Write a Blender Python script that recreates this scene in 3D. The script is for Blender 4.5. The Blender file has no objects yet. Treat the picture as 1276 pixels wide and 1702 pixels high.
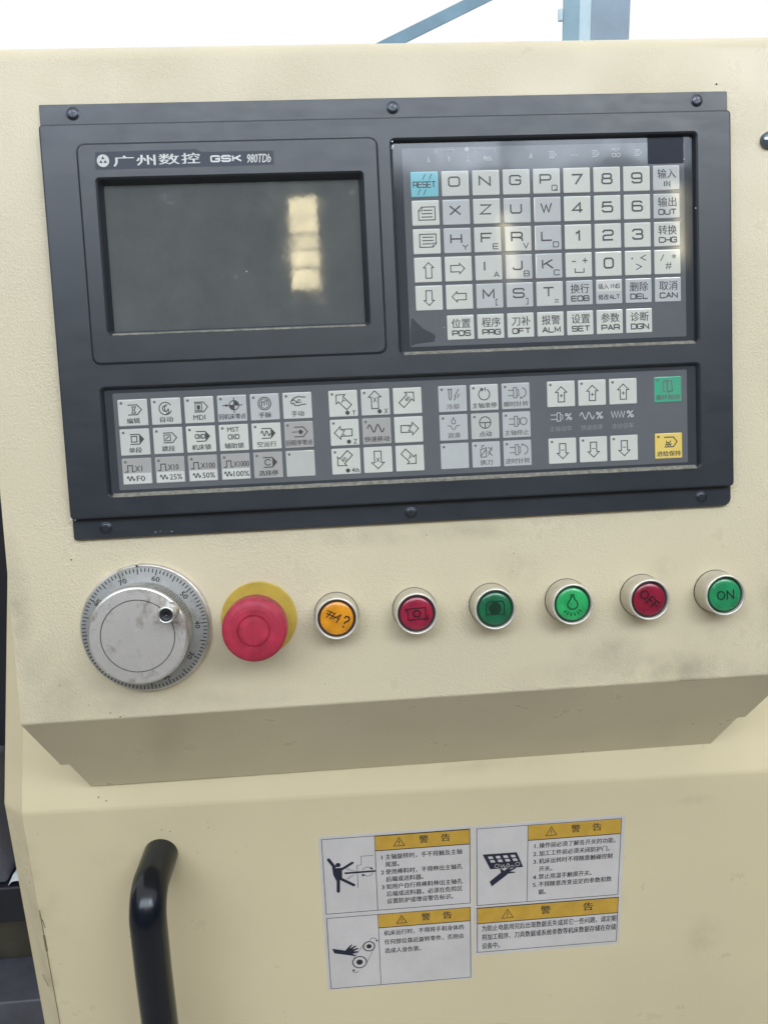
import bpy, bmesh, math, random
from mathutils import Matrix, Vector
from mathutils.geometry import tessellate_polygon
random.seed(7)
R = math.radians
sc = bpy.context.scene
col = sc.collection

# ------------------------------------------------------------------ camera
TILT = math.atan(0.18)                       # the control face leans back by this much
MP = Matrix.Translation((0, 0, 1.57)) @ Matrix.Rotation(-TILT, 4, 'X')   # control face frame: x right, z up, -y outward
camd = bpy.data.cameras.new('camera'); cam = bpy.data.objects.new('camera', camd); col.objects.link(cam)
camd.sensor_fit = 'VERTICAL'; camd.sensor_height = 36.0; camd.lens = 36 * 1316.7 / 1702
camd.clip_start = 0.01; camd.clip_end = 500
RC = ((0.9967165, 0.0467968, -0.0660775), (-0.0522402, 0.9951619, -0.0832091), (0.0618639, 0.0863877, 0.9943390))
def _l(v): return Vector((v[0], v[2], -v[1]))
rx, dn, fw = [_l(r) for r in RC]
m = Matrix((rx, -dn, -fw)).transposed().to_4x4()
m.translation = Vector((-0.0479634, -0.5030892, -0.2090811))
cam.matrix_world = MP @ m
sc.camera = cam

# ------------------------------------------------------------------ light
w = bpy.data.worlds.new('World'); sc.world = w; w.use_nodes = True
bg = w.node_tree.nodes['Background']; bg.inputs[0].default_value = (0.97, 0.985, 1.0, 1); bg.inputs[1].default_value = 1.04
sc.view_settings.view_transform = 'Standard'; sc.view_settings.look = 'None'
sc.view_settings.exposure = 0.0; sc.view_settings.gamma = 1.0

def area(name, uvw, target, sx, sy, power, colr):
    ld = bpy.data.lights.new(name, 'AREA'); ld.shape = 'RECTANGLE'; ld.size = sx; ld.size_y = sy
    ld.energy = power; ld.color = colr
    o = bpy.data.objects.new(name, ld); col.objects.link(o)
    p = MP @ Vector((uvw[0] / 1000, -uvw[2] / 1000, -uvw[1] / 1000)); t = MP @ Vector((target[0] / 1000, -target[2] / 1000, -target[1] / 1000))
    o.matrix_world = Matrix.Translation(p) @ (t - p).to_track_quat('-Z', 'Y').to_matrix().to_4x4()
    return o
area('added_sparkle_lamp', (1500, -1500, 2900), (100, 200, 0), 0.4, 0.4, 7, (1.0, 0.93, 0.8))  # warm lamp added for glints in the grained paint, no window there

# ------------------------------------------------------------------ materials
def new_mat(name):
    mt = bpy.data.materials.new(name); mt.use_nodes = True
    return mt, mt.node_tree, mt.node_tree.nodes['Principled BSDF']
def N(nt, t, **k):
    n = nt.nodes.new(t)
    for a, b in k.items():
        if a in n.inputs: n.inputs[a].default_value = b
        else: setattr(n, a, b)
    return n
def ramp(nt, src, stops):
    r = nt.nodes.new('ShaderNodeValToRGB'); e = r.color_ramp.elements
    while len(e) < len(stops): e.new(0.5)
    for i, (p, c) in enumerate(stops):
        e[i].position = p; e[i].color = c if len(c) == 4 else (*c, 1)
    nt.links.new(src, r.inputs[0]); return r
def plain(name, c, rough=0.5, metal=0.0, spec=0.5, coat=0.0, var=0.06, vscale=60.0, bump=0.0, bscale=900.0):
    mt, nt, p = new_mat(name)
    p.inputs['Roughness'].default_value = rough; p.inputs['Metallic'].default_value = metal
    p.inputs['Specular IOR Level'].default_value = spec; p.inputs['Coat Weight'].default_value = coat
    p.inputs['Coat Roughness'].default_value = 0.12
    tc = N(nt, 'ShaderNodeTexCoord')
    no = N(nt, 'ShaderNodeTexNoise', Scale=vscale, Detail=5.0, Roughness=0.6); nt.links.new(tc.outputs['Object'], no.inputs[0])
    lo = tuple(max(0, x * (1 - var * 2)) for x in c); hi = tuple(min(1, x * (1 + var * 2)) for x in c)
    r = ramp(nt, no.outputs[0], [(0.3, lo), (0.7, hi)]); nt.links.new(r.outputs[0], p.inputs['Base Color'])
    if bump:
        b = N(nt, 'ShaderNodeTexNoise', Scale=bscale, Detail=2.0); nt.links.new(tc.outputs['Object'], b.inputs[0])
        bp = N(nt, 'ShaderNodeBump', Strength=bump, Distance=0.0004); nt.links.new(b.outputs[0], bp.inputs['Height'])
        nt.links.new(bp.outputs[0], p.inputs['Normal'])
    return mt
def cream(name, tex, spots=(), base=(0.69, 0.60, 0.42)):
    """cream enamel; tex = leather grain strength; spots = soft grime patches (x, z, rx, rz, amount) in the object's own metres"""
    mt, nt, p = new_mat(name)
    L = nt.links.new
    tc = N(nt, 'ShaderNodeTexCoord'); ob = tc.outputs['Object']
    big = N(nt, 'ShaderNodeTexNoise', Scale=5.0, Detail=4.0); L(ob, big.inputs[0])
    r = ramp(nt, big.outputs[0], [(0.3, tuple(x * .93 for x in base)), (0.7, tuple(min(1, x * 1.05) for x in base))])
    colr = r.outputs[0]
    sp = N(nt, 'ShaderNodeSeparateXYZ'); L(ob, sp.inputs[0])
    gr = N(nt, 'ShaderNodeTexNoise', Scale=30.0, Detail=5.0, Roughness=0.6); L(ob, gr.inputs[0])
    gr2 = ramp(nt, gr.outputs[0], [(0.40, (0, 0, 0)), (0.80, (1, 1, 1))])
    tot = None
    for (x, z, ax, az, am) in spots:
        a = N(nt, 'ShaderNodeMath', operation='SUBTRACT'); L(sp.outputs[0], a.inputs[0]); a.inputs[1].default_value = x
        a2 = N(nt, 'ShaderNodeMath', operation='DIVIDE'); L(a.outputs[0], a2.inputs[0]); a2.inputs[1].default_value = ax
        b = N(nt, 'ShaderNodeMath', operation='SUBTRACT'); L(sp.outputs[2], b.inputs[0]); b.inputs[1].default_value = z
        b2 = N(nt, 'ShaderNodeMath', operation='DIVIDE'); L(b.outputs[0], b2.inputs[0]); b2.inputs[1].default_value = az
        cx = N(nt, 'ShaderNodeCombineXYZ'); L(a2.outputs[0], cx.inputs[0]); L(b2.outputs[0], cx.inputs[1])
        ln = N(nt, 'ShaderNodeVectorMath', operation='LENGTH'); L(cx.outputs[0], ln.inputs[0])
        mr = N(nt, 'ShaderNodeMapRange'); L(ln.outputs['Value'], mr.inputs[0])
        for i, v in zip((1, 2, 3, 4), (0.1, 1.0, am, 0.0)): mr.inputs[i].default_value = v
        if tot is None: tot = mr.outputs[0]
        else:
            ad = N(nt, 'ShaderNodeMath', operation='MAXIMUM'); L(tot, ad.inputs[0]); L(mr.outputs[0], ad.inputs[1]); tot = ad.outputs[0]
    if tot is not None:
        mu = N(nt, 'ShaderNodeMath', operation='MULTIPLY'); L(tot, mu.inputs[0]); L(gr2.outputs[0], mu.inputs[1])
        mx = N(nt, 'ShaderNodeMix', data_type='RGBA'); L(mu.outputs[0], mx.inputs[0]); L(colr, mx.inputs[6])
        mx.inputs[7].default_value = (0.13, 0.105, 0.06, 1); colr = mx.outputs[2]
    L(colr, p.inputs['Base Color'])
    p.inputs['Specular IOR Level'].default_value = 0.5
    rr = ramp(nt, gr.outputs[0], [(0.3, (0.26,) * 3), (0.75, (0.40,) * 3)]); L(rr.outputs[0], p.inputs['Roughness'])
    if tex:
        v = N(nt, 'ShaderNodeTexNoise', Scale=860.0, Detail=2.0, Roughness=0.5, Distortion=0.6); L(ob, v.inputs[0])
        v2 = ramp(nt, v.outputs[0], [(0.38, (0, 0, 0)), (0.64, (1, 1, 1))])
        bp = N(nt, 'ShaderNodeBump', Strength=tex, Distance=0.00026); L(v2.outputs[0], bp.inputs['Height'])
        un = N(nt, 'ShaderNodeTexNoise', Scale=11.0, Detail=3.0); L(ob, un.inputs[0])
        u2 = ramp(nt, un.outputs[0], [(0.38, (0.25 * tex,) * 3), (0.62, (tex,) * 3)]); L(u2.outputs[0], bp.inputs['Strength']); L(bp.outputs[0], p.inputs['Normal'])
    else:
        v = N(nt, 'ShaderNodeTexNoise', Scale=70.0, Detail=3.0); L(ob, v.inputs[0])
        bp = N(nt, 'ShaderNodeBump', Strength=0.05 if spots else 0.0, Distance=0.0006); L(v.outputs[0], bp.inputs['Height']); L(bp.outputs[0], p.inputs['Normal'])
    return mt

SPOTS_BOX = [(x, z + .17, a, b, m_) for x, z, a, b, m_ in ((0.17, -0.376, 0.12, 0.006, 0.7), (0.165, -0.368, 0.12, 0.016, 0.6), *[(u_ / 1000, -.322, .022, .020, .45) for u_ in (-50, 0, 50, 100, 150, 200)], (-.1, -.325, .036, .032, .45), (-.17, -.325, .052, .050, .4), (0.215, -0.342, 0.05, 0.014, 0.4), (0.192, -0.347, 0.02, 0.012, 0.35), (0.128, -0.352, 0.03, 0.018, .5),
             (-0.235, -0.352, 0.05, 0.035, 0.42), (-0.25, -0.30, 0.012, 0.05, 0.6), (0.246, -0.31, 0.02, 0.05, 0.8),
             (-0.165, -0.368, 0.10, 0.010, 0.4), (0.0, -0.268, 0.16, 0.008, 0.45), (0.068, -0.292, 0.02, 0.016, 0.55), (0.165, -0.300, 0.012, 0.010, 0.5), (-.125, -.345, .03, .02, .25), (-.205, -.315, .02, .04, .25))]
M = {}
M['cream_grain'] = cream('cream_enamel_grained', 0.85, SPOTS_BOX)
M['cream'] = cream('cream_enamel_smooth', 0.0, [(-0.308, -0.055, 0.02, 0.05, 0.5), (-0.30, -0.09, 0.03, 0.035, 0.35), (-0.302, -0.13, 0.012, 0.10, 0.5), (0.25, -0.17, 0.02, 0.03, .35), (0.235, -0.03, 0.02, 0.006, .4), (0.17, -0.12, 0.015, .02, .25), (-0.22, -0.05, 0.05, 0.02, .15), (0.05, 0.012, 0.1, 0.008, .25)], (0.69, 0.585, 0.375))
M['cream_plain'] = cream('cream_enamel_plain', 0.0, [], (0.71, 0.625, 0.44))

def bezel_mat():
    mt, nt, p = new_mat('dark_blue_grey_plastic'); L = nt.links.new
    tc = N(nt, 'ShaderNodeTexCoord'); ob = tc.outputs['Object']
    no = N(nt, 'ShaderNodeTexNoise', Scale=9.0, Detail=6.0, Roughness=0.65); L(ob, no.inputs[0])
    r = ramp(nt, no.outputs[0], [(0.3, (0.015, 0.019, 0.026)), (0.7, (0.022, 0.027, 0.036))]); L(r.outputs[0], p.inputs['Base Color'])
    mp = N(nt, 'ShaderNodeMapping'); L(ob, mp.inputs[0]); mp.inputs['Scale'].default_value = (60, 60, 130)
    st = N(nt, 'ShaderNodeTexNoise', Scale=1.0, Detail=7.0, Roughness=0.7); L(mp.outputs[0], st.inputs[0])
    rr = ramp(nt, st.outputs[0], [(0.35, (0.33,) * 3), (0.75, (0.45,) * 3)]); L(rr.outputs[0], p.inputs['Roughness'])
    fi = N(nt, 'ShaderNodeTexNoise', Scale=1500.0, Detail=1.0); L(ob, fi.inputs[0])
    bp = N(nt, 'ShaderNodeBump', Strength=0.10, Distance=0.0001); L(fi.outputs[0], bp.inputs['Height']); L(bp.outputs[0], p.inputs['Normal'])
    p.inputs['Specular IOR Level'].default_value = 0.72
    return mt
M['bezel'] = bezel_mat()
M['badge'] = plain('badge_recess', (0.018, 0.024, 0.04), 0.45)
M['silver_print'] = plain('silver_print', (0.62, 0.62, 0.60), 0.4)

def film(name, c, rough, wave, spec=0.6, dirt=0.0, wscale=22.0):
    """printed foil under a clear, slightly wavy film"""
    mt, nt, p = new_mat(name); L = nt.links.new
    tc = N(nt, 'ShaderNodeTexCoord'); ob = tc.outputs['Object']
    no = N(nt, 'ShaderNodeTexNoise', Scale=12.0, Detail=6.0, Roughness=0.7); L(ob, no.inputs[0])
    r = ramp(nt, no.outputs[0], [(0.3, tuple(x * .9 for x in c)), (0.72, tuple(min(1, x * 1.08) for x in c))]); L(r.outputs[0], p.inputs['Base Color'])
    p.inputs['Specular IOR Level'].default_value = spec
    s = N(nt, 'ShaderNodeTexNoise', Scale=30.0, Detail=8.0, Roughness=0.75); L(ob, s.inputs[0])
    rr = ramp(nt, s.outputs[0], [(0.40, (rough,) * 3), (0.7, (rough + 0.06 + dirt,) * 3)]); L(rr.outputs[0], p.inputs['Roughness'])
    ge = N(nt, 'ShaderNodeNewGeometry'); wv = N(nt, 'ShaderNodeTexNoise', Scale=wscale, Detail=1.0, Roughness=0.4); L(ge.outputs['Position'], wv.inputs[0])
    bp = N(nt, 'ShaderNodeBump', Strength=1.0, Distance=wave); L(wv.outputs[0], bp.inputs['Height']); L(bp.outputs[0], p.inputs['Normal'])
    return mt
M['film_dark'] = film('keypad_film_border', (0.050, 0.055, 0.063), 0.06, 0.0004)
M['film_grey'] = film('keypad_film_window', (0.135, 0.140, 0.150), 0.05, 0.0004)
M['film_smudge'] = film('film_peeled_dark', (0.028, 0.032, 0.042), 0.3, 0.0005)
M['indicator_window'] = film('dark_indicator_window', (0.010, 0.013, 0.026), 0.30, 0.0004, 0.15)
KW = {}
for nm, c in {'key_white': (0.61, 0.61, 0.55), 'key_grey': (0.49, 0.495, 0.49), 'key_mid': (0.56, 0.56, 0.52), 'key_dull': (0.40, 0.385, 0.365),
              'key_pale': (0.50, 0.50, 0.47), 'key_cyan': (0.22, 0.50, 0.56), 'key_green': (0.08, 0.38, 0.23), 'key_yellow': (0.78, 0.58, 0.16), 'key_halfwhite': (0.62, 0.61, 0.57)}.items():
    M[nm] = film(nm, c, 0.045, 0.0004, 0.6)
M['ink'] = plain('dark_key_ink', (0.052, 0.050, 0.048), 0.45)
M['ink_soft'] = plain('worn_key_ink', (0.12, 0.118, 0.112), 0.45)
M['led'] = plain('indicator_dot', (0.13, 0.13, 0.115), 0.4)
M['film_print'] = plain('pale_film_print', (0.55, 0.56, 0.56), 0.4)
M['film_print_dim'] = plain('dim_film_print', (0.22, 0.23, 0.24), 0.4)

def screen_mat():
    mt, nt, p = new_mat('dusty_lcd_glass'); L = nt.links.new
    tc = N(nt, 'ShaderNodeTexCoord'); ob = tc.outputs['Object']
    no = N(nt, 'ShaderNodeTexNoise', Scale=14.0, Detail=8.0, Roughness=0.7); L(ob, no.inputs[0])
    r = ramp(nt, no.outputs[0], [(0.3, (0.086, 0.092, 0.093)), (0.72, (0.130, 0.136, 0.132))]); L(r.outputs[0], p.inputs['Base Color'])
    s = N(nt, 'ShaderNodeTexNoise', Scale=55.0, Detail=9.0, Roughness=0.8); L(ob, s.inputs[0])
    rr = ramp(nt, s.outputs[0], [(0.40, (0.03,) * 3), (0.60, (0.055,) * 3), (0.75, (0.30,) * 3)]); L(rr.outputs[0], p.inputs['Roughness'])
    wv = N(nt, 'ShaderNodeTexNoise', Scale=260.0, Detail=3.0); L(ob, wv.inputs[0])
    bp = N(nt, 'ShaderNodeBump', Strength=0.6, Distance=0.00001); L(wv.outputs[0], bp.inputs['Height']); L(bp.outputs[0], p.inputs['Normal'])
    p.inputs['Specular IOR Level'].default_value = 0.55
    return mt
M['screen'] = screen_mat()
M['screw'] = plain('black_oxide_screw', (0.075, 0.08, 0.095), 0.30, 0.8)
M['chip'] = plain('bare_chip', (.62, .64, .66), .5)
M['lit_lip'] = plain('lit_lip_tan', (0.20, 0.19, 0.155), 0.9, var=0.2, vscale=300)  # tan tone standing for light on the upturned lips
def metal_mat(name, c, rough, stain):
    mt, nt, p = new_mat(name); L = nt.links.new
    tc = N(nt, 'ShaderNodeTexCoord'); ob = tc.outputs['Object']
    no = N(nt, 'ShaderNodeTexNoise', Scale=55.0, Detail=8.0, Roughness=0.72, Distortion=0.5); L(ob, no.inputs[0])
    r = ramp(nt, no.outputs[0], [(0.38, c), (0.54, tuple(x * .86 for x in c)), (0.68, tuple(x * (1 - stain) * q for x, q in zip(c, (1, .9, .76))))]); L(r.outputs[0], p.inputs['Base Color'])
    rr = ramp(nt, no.outputs[0], [(0.35, (rough,) * 3), (0.7, (rough + .16,) * 3)]); L(rr.outputs[0], p.inputs['Roughness'])
    p.inputs['Metallic'].default_value = 0.85
    return mt
M['alu'] = metal_mat('satin_aluminium', (0.80, 0.75, 0.71), 0.42, 0.62)
M['alu_dial'] = metal_mat('brushed_dial_aluminium', (0.64, 0.64, 0.63), 0.34, 0.45)
M['alu_dark'] = metal_mat('dull_knurled_aluminium', (0.42, 0.40, 0.36), 0.42, 0.3)
M['alu_bright'] = metal_mat('bright_aluminium_edge', (0.85, 0.84, 0.80), 0.22, 0.2)
M['black'] = plain('black_plastic', (0.02, 0.02, 0.024), 0.4)
M['dial_ink'] = plain('dial_ink', (0.03, 0.03, 0.03), 0.5)
M['estop_red'] = plain('emergency_red_plastic', (0.41, 0.028, 0.058), 0.46, var=0.13, vscale=120, spec=0.4)
M['estop_yellow'] = plain('emergency_yellow_plate', (0.52, 0.36, 0.06), 0.40, var=0.08)
M['bushing'] = plain('pale_satin_bushing', (0.60, 0.55, 0.44), 0.28, 0.35, var=0.08)
M['bushing_rim'] = plain('bright_bushing_rim', (0.76, 0.72, 0.63), 0.25, 0.4)
def lens(name, c, rough=0.22):
    mt, nt, p = new_mat(name)
    tc = N(nt, 'ShaderNodeTexCoord'); no = N(nt, 'ShaderNodeTexNoise', Scale=90.0, Detail=4.0); nt.links.new(tc.outputs['Object'], no.inputs[0])
    r = ramp(nt, no.outputs[0], [(0.3, tuple(x * .72 for x in c)), (0.7, tuple(min(1, x * 1.2) for x in c))]); nt.links.new(r.outputs[0], p.inputs['Base Color'])
    p.inputs['Roughness'].default_value = rough; p.inputs['Coat Weight'].default_value = 0.4; p.inputs['Coat Roughness'].default_value = 0.15
    p.inputs['Subsurface Weight'].default_value = 0.15; p.inputs['Subsurface Radius'].default_value = (0.002, 0.002, 0.002)
    return mt
M['lens_yellow'] = lens('amber_lens', (0.74, 0.30, 0.015))
M['lens_red'] = lens('red_lens', (0.33, 0.018, 0.05))
M['lens_red2'] = lens('dark_red_lens', (0.27, 0.012, 0.035))
M['lens_green'] = lens('dark_green_lens', (0.015, 0.14, 0.06))
M['lens_green2'] = lens('bright_green_lens', (0.03, 0.40, 0.12))
M['lens_green3'] = lens('green_lens', (0.02, 0.27, 0.10))
M['lens_ring'] = plain('dark_lens_gap', (0.035, 0.018, 0.02), 0.35)
M['lens_ring_green'] = plain('dark_green_lens_gap', (0.01, 0.045, 0.022), 0.35)
M['lens_ink_red'] = plain('red_lens_ink', (0.03, 0.003, 0.008), 0.4)
M['lens_ink_green'] = plain('green_lens_ink', (0.003, 0.03, 0.014), 0.4)
M['lens_ink_dk'] = plain('amber_lens_ink', (0.045, 0.02, 0.008), 0.4)
M['sticker'] = plain('sticker_paper', (0.60, 0.56, 0.54), 0.42, var=0.04, vscale=25)
M['sticker_yellow'] = plain('sticker_yellow', (0.56, 0.33, 0.045), 0.42, var=0.06)
M['sticker_ink'] = plain('sticker_ink', (0.022, 0.02, 0.022), 0.5)
M['sticker_grey_ink'] = plain('sticker_text_ink', (0.022, 0.019, 0.020), 0.5)
M['sticker_navy'] = plain('sticker_navy', (0.012, 0.016, 0.035), 0.45)
M['handle'] = plain('black_gloss_handle', (0.003, 0.005, 0.010), 0.20, var=0.1, spec=0.5)
M['lock'] = plain('blue_grey_lock', (0.14, 0.17, 0.21), 0.3, 0.6)
M['teal'] = plain('flare_washed_teal_steel', (0.30, 0.46, 0.54), 0.5, var=0.10, vscale=4)  # column colours lightened to carry the lens flare washing over them
M['teal_flare_lit'] = plain('flare_lit_teal_steel', (0.60, 0.76, 0.82), 0.45, var=0.06, vscale=4)  # flare wash put into the colour, strongest here
M['brace_paint'] = plain('brace_paint', (0.20, 0.33, 0.42), 0.5, var=0.08, vscale=4)
M['steel_blue'] = plain('flare_washed_blue_grey_steel', (0.32, 0.41, 0.50), 0.5, var=0.08, vscale=4)  # lightened for the flare as well
M['concrete'] = plain('workshop_concrete', (0.27, 0.25, 0.215), 0.75, var=0.18, vscale=3.0)
M['slate'] = plain('slate_grey_paint', (0.095, 0.098, 0.118), 0.45, var=0.12, vscale=16)
M['navy'] = plain('navy_black_paint', (0.014, 0.015, 0.021), 0.5)
M['olive'] = plain('oily_olive_steel', (0.075, 0.065, 0.045), 0.55, var=0.2, vscale=12)
M['rag'] = plain('white_rag', (0.62, 0.66, 0.68), 0.8)
M['speck'] = plain('rust_speck', (0.05, 0.03, 0.018), 0.8)
M['seam_scuff'] = plain('seam_scuff_line', (0.20, 0.15, 0.08), 0.8)

# ------------------------------------------------------------------ builders (all sizes in mm: u right, v down, w outward)
class MB:
    def __init__(s, base=(0, 0, 0)): s.v = []; s.f = []; s.b = base; s.sm = []; s.n = 0
    def add(s, vs, fs, smooth=False):
        k = len(s.v); b = s.b
        s.v += [((u - b[0]) / 1000, -(w_ - b[2]) / 1000, -(v - b[1]) / 1000) for u, v, w_ in vs]
        s.f += [tuple(i + k for i in f) for f in fs]; s.sm += [smooth] * len(fs); return s
    def box(s, u0, v0, w0, u1, v1, w1):
        vs = [(u, v, w_) for w_ in (w0, w1) for v in (v0, v1) for u in (u0, u1)]
        return s.add(vs, [(0, 1, 3, 2), (4, 6, 7, 5), (0, 4, 5, 1), (2, 3, 7, 6), (0, 2, 6, 4), (1, 5, 7, 3)])
    def loft(s, loops, cap0=False, cap1=True, smooth=False, closed=True):
        n = len(loops[0]); vs = [p for l in loops for p in l]; fs = []
        for i in range(len(loops) - 1):
            for j in range(n if closed else n - 1):
                a = i * n + j; b = i * n + (j + 1) % n; fs.append((a, b, b + n, a + n))
        if cap0: fs.append(tuple(range(n)))
        if cap1: fs.append(tuple(range((len(loops) - 1) * n, len(loops) * n)))
        return s.add(vs, fs, smooth)
    def slab(s, out2, w0, w1, bev=0.0):
        """prism of a convex or plain 2D outline, with a small bevel at the front"""
        loops = [[(x, y, w0) for x, y in out2]]
        if bev:
            cx = sum(p[0] for p in out2) / len(out2); cy = sum(p[1] for p in out2) / len(out2)
            loops.append([(x, y, w1 - bev) for x, y in out2])
            hx = max(abs(p[0] - cx) for p in out2); hy = max(abs(p[1] - cy) for p in out2)
            loops.append([(cx + (x - cx) * (1 - bev / hx), cy + (y - cy) * (1 - bev / hy), w1) for x, y in out2])
        else: loops.append([(x, y, w1) for x, y in out2])
        return s.loft(loops)
    def lathe(s, prof, cu, cv, n=64, smooth=True, cap=True, ribs=None):
        loops = []
        for i, (r_, w_) in enumerate(prof):
            l = []
            for k in range(n):
                a = 2 * math.pi * k / n; rr = r_
                if ribs and i in ribs and k % 2: rr = r_ - ribs[i]
                l.append((cu + rr * math.cos(a), cv + rr * math.sin(a), w_))
            loops.append(l)
        return s.loft(loops, cap1=cap, smooth=smooth)
    def ribbon(s, pts, wd, w_, closed=False):
        s.n += 1
        if w_ == 0.44: wd *= 1.28
        w_ = w_ + 0.006 * (s.n % 9)
        n = len(pts); L_, R_ = [], []
        for i in range(n):
            p = pts[i]
            a = pts[i - 1] if (i > 0 or closed) else None
            b = pts[(i + 1) % n] if (i < n - 1 or closed) else None
            ds = []
            for q0, q1 in ((a, p), (p, b)):
                if q0 is None or q1 is None: continue
                dx, dy = q1[0] - q0[0], q1[1] - q0[1]; l = math.hypot(dx, dy) or 1; ds.append((dx / l, dy / l))
            if len(ds) == 1: nx, ny = -ds[0][1], ds[0][0]; k = 1
            else:
                nx = -(ds[0][1] + ds[1][1]); ny = ds[0][0] + ds[1][0]; l = math.hypot(nx, ny)
                if l < 1e-6: nx, ny, k = -ds[0][1], ds[0][0], 1
                else:
                    nx /= l; ny /= l; k = 1 / max(0.45, nx * -ds[0][1] + ny * ds[0][0])
            h = wd / 2 * k
            L_.append((p[0] + nx * h, p[1] + ny * h, w_)); R_.append((p[0] - nx * h, p[1] - ny * h, w_))
        vs = L_ + R_; fs = [(i, i + 1, n + i + 1, n + i) for i in range(n - 1)]
        if closed: fs.append((n - 1, 0, n, 2 * n - 1))
        return s.add(vs, fs)
    def poly(s, pts, w_):
        s.n += 1; w_ += 0.006 * (s.n % 9)
        tri = tessellate_polygon([[Vector((x, y, 0)) for x, y in pts]])
        return s.add([(x, y, w_) for x, y in pts], [tuple(t) for t in tri])
    def disc(s, cu, cv, r_, w_, n=20): return s.poly([(cu + r_ * math.cos(2 * math.pi * k / n), cv + r_ * math.sin(2 * math.pi * k / n)) for k in range(n)], w_)
    def circ(s, cu, cv, r_, wd, w_, a0=0, a1=360, n=22):
        full = abs(a1 - a0) >= 360
        m_ = n if full else n + 1
        return s.ribbon([(cu + r_ * math.cos(R(a0 + (a1 - a0) * k / n)), cv + r_ * math.sin(R(a0 + (a1 - a0) * k / n))) for k in range(m_)], wd, w_, full)
    def build(s, name, mat, parent=None, mtx=None, label=None, kind=None, bevel=0.0):
        me = bpy.data.meshes.new(name); me.from_pydata(s.v, [], s.f); me.validate()
        bm = bmesh.new(); bm.from_mesh(me); bmesh.ops.recalc_face_normals(bm, faces=bm.faces); bm.to_mesh(me); bm.free()
        if len(me.polygons) == len(s.sm): me.polygons.foreach_set('use_smooth', s.sm)
        me.materials.append(M[mat]); return link(name, me, parent, mtx, label, kind, bevel)
def link(name, me, parent=None, mtx=None, label=None, kind=None, bevel=0.0):
    o = bpy.data.objects.new(name, me); col.objects.link(o)
    if parent is not None: o.parent = parent
    elif mtx is not None: o.matrix_world = mtx
    if label: o['label'] = label
    if kind: o['kind'] = kind
    if bevel:
        b = o.modifiers.new('soft_edge', 'BEVEL'); b.width = bevel / 1000; b.segments = 3; b.limit_method = 'ANGLE'; b.angle_limit = R(4)
        for p in me.polygons: p.use_smooth = True
        b.harden_normals = True
    return o
def flat_up(mb_obj, front=True):   # make printed sheets face outward (-y)
    me = mb_obj.data
    bm = bmesh.new(); bm.from_mesh(me)
    for f in bm.faces:
        if f.normal.y > 0: f.normal_flip()
    bm.to_mesh(me); bm.free(); return mb_obj
def thing(name, label, cat, base, frame, group=None):
    o = bpy.data.objects.new(name, None); col.objects.link(o); o.empty_display_size = 0.02
    o.matrix_world = frame @ Matrix.Translation((base[0] / 1000, -base[2] / 1000, -base[1] / 1000))
    o['label'] = label; o['category'] = cat
    if group: o['group'] = group
    return o
def rr(u0, v0, u1, v1, r_, n=4):
    p = []
    for cx, cy, a in ((u1 - r_, v0 + r_, -90), (u1 - r_, v1 - r_, 0), (u0 + r_, v1 - r_, 90), (u0 + r_, v0 + r_, 180)):
        for k in range(n + 1):
            t = R(a + 90 * k / n); p.append((cx + r_ * math.cos(t), cy + r_ * math.sin(t)))
    return p
def grow(u0, v0, u1, v1, d): return (u0 - d, v0 - d, u1 + d, v1 + d)

# ---- lettering: blender's own font, fitted into a box (mm)
_fc = bpy.data.curves.new('lettering', 'FONT'); _fc.resolution_u = 2
_fo = bpy.data.objects.new('lettering', _fc); col.objects.link(_fo)
_cache = {}
def glyphs(t, bold=0.0, shear=0.0):
    bold = 0.0
    k = (t, bold, shear)
    if k not in _cache:
        _fc.body = t; _fc.offset = bold; _fc.shear = shear
        bpy.context.view_layer.update()
        ev = _fo.evaluated_get(bpy.context.evaluated_depsgraph_get()); me = ev.to_mesh()
        _cache[k] = ([(v.co.x, v.co.y) for v in me.vertices], [tuple(p.vertices) for p in me.polygons]); ev.to_mesh_clear()
    return _cache[k]
def text(mb, t, u0, v0, u1, v1, w_, bold=0.0, shear=0.0, rot=0.0, keep=False):
    vs, fs = glyphs(t, bold, shear)
    if not vs: return mb
    x0 = min(p[0] for p in vs); x1 = max(p[0] for p in vs); y0 = min(p[1] for p in vs); y1 = max(p[1] for p in vs)
    if keep: y0, y1 = -0.12, 0.80
    mb.n += 1; w_ += 0.006 * (mb.n % 9)
    cu, cv = (u0 + u1) / 2, (v0 + v1) / 2; c, s_ = math.cos(R(rot)), math.sin(R(rot)); out = []
    for x, y in vs:
        a = (x - x0) / (x1 - x0) * (u1 - u0) + u0 - cu; b = (y1 - y) / (y1 - y0) * (v1 - v0) + v0 - cv
        out.append((cu + a * c - b * s_, cv + a * s_ + b * c, w_))
    if bold:      # heavier print: a second strike slightly beside the first
        d = .16 if bold < .03 else .34
        mb.add([(x - d / 2, y, z) for x, y, z in out], fs)
        return mb.add([(x + d / 2, y + .05, z + .003) for x, y, z in out], fs)
    return mb.add(out, fs)
def line(mb, t, u0, v0, size, w_, bold=0.01, su=1.0):
    """one line of running text, v0 = top of the line, size = height of an em; returns its right end"""
    vs, fs = glyphs(t, bold)
    mb.n += 1; w_ += 0.006 * (mb.n % 9)
    mb.add([(u0 + x * size * su, v0 + (0.80 - y) * size, w_) for x, y in vs], fs)
    if bold: mb.add([(u0 + .20 + x * size * su, v0 + .07 + (0.80 - y) * size, w_ + .003) for x, y in vs], fs)
    return u0 + max(p[0] for p in vs) * size * su

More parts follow.
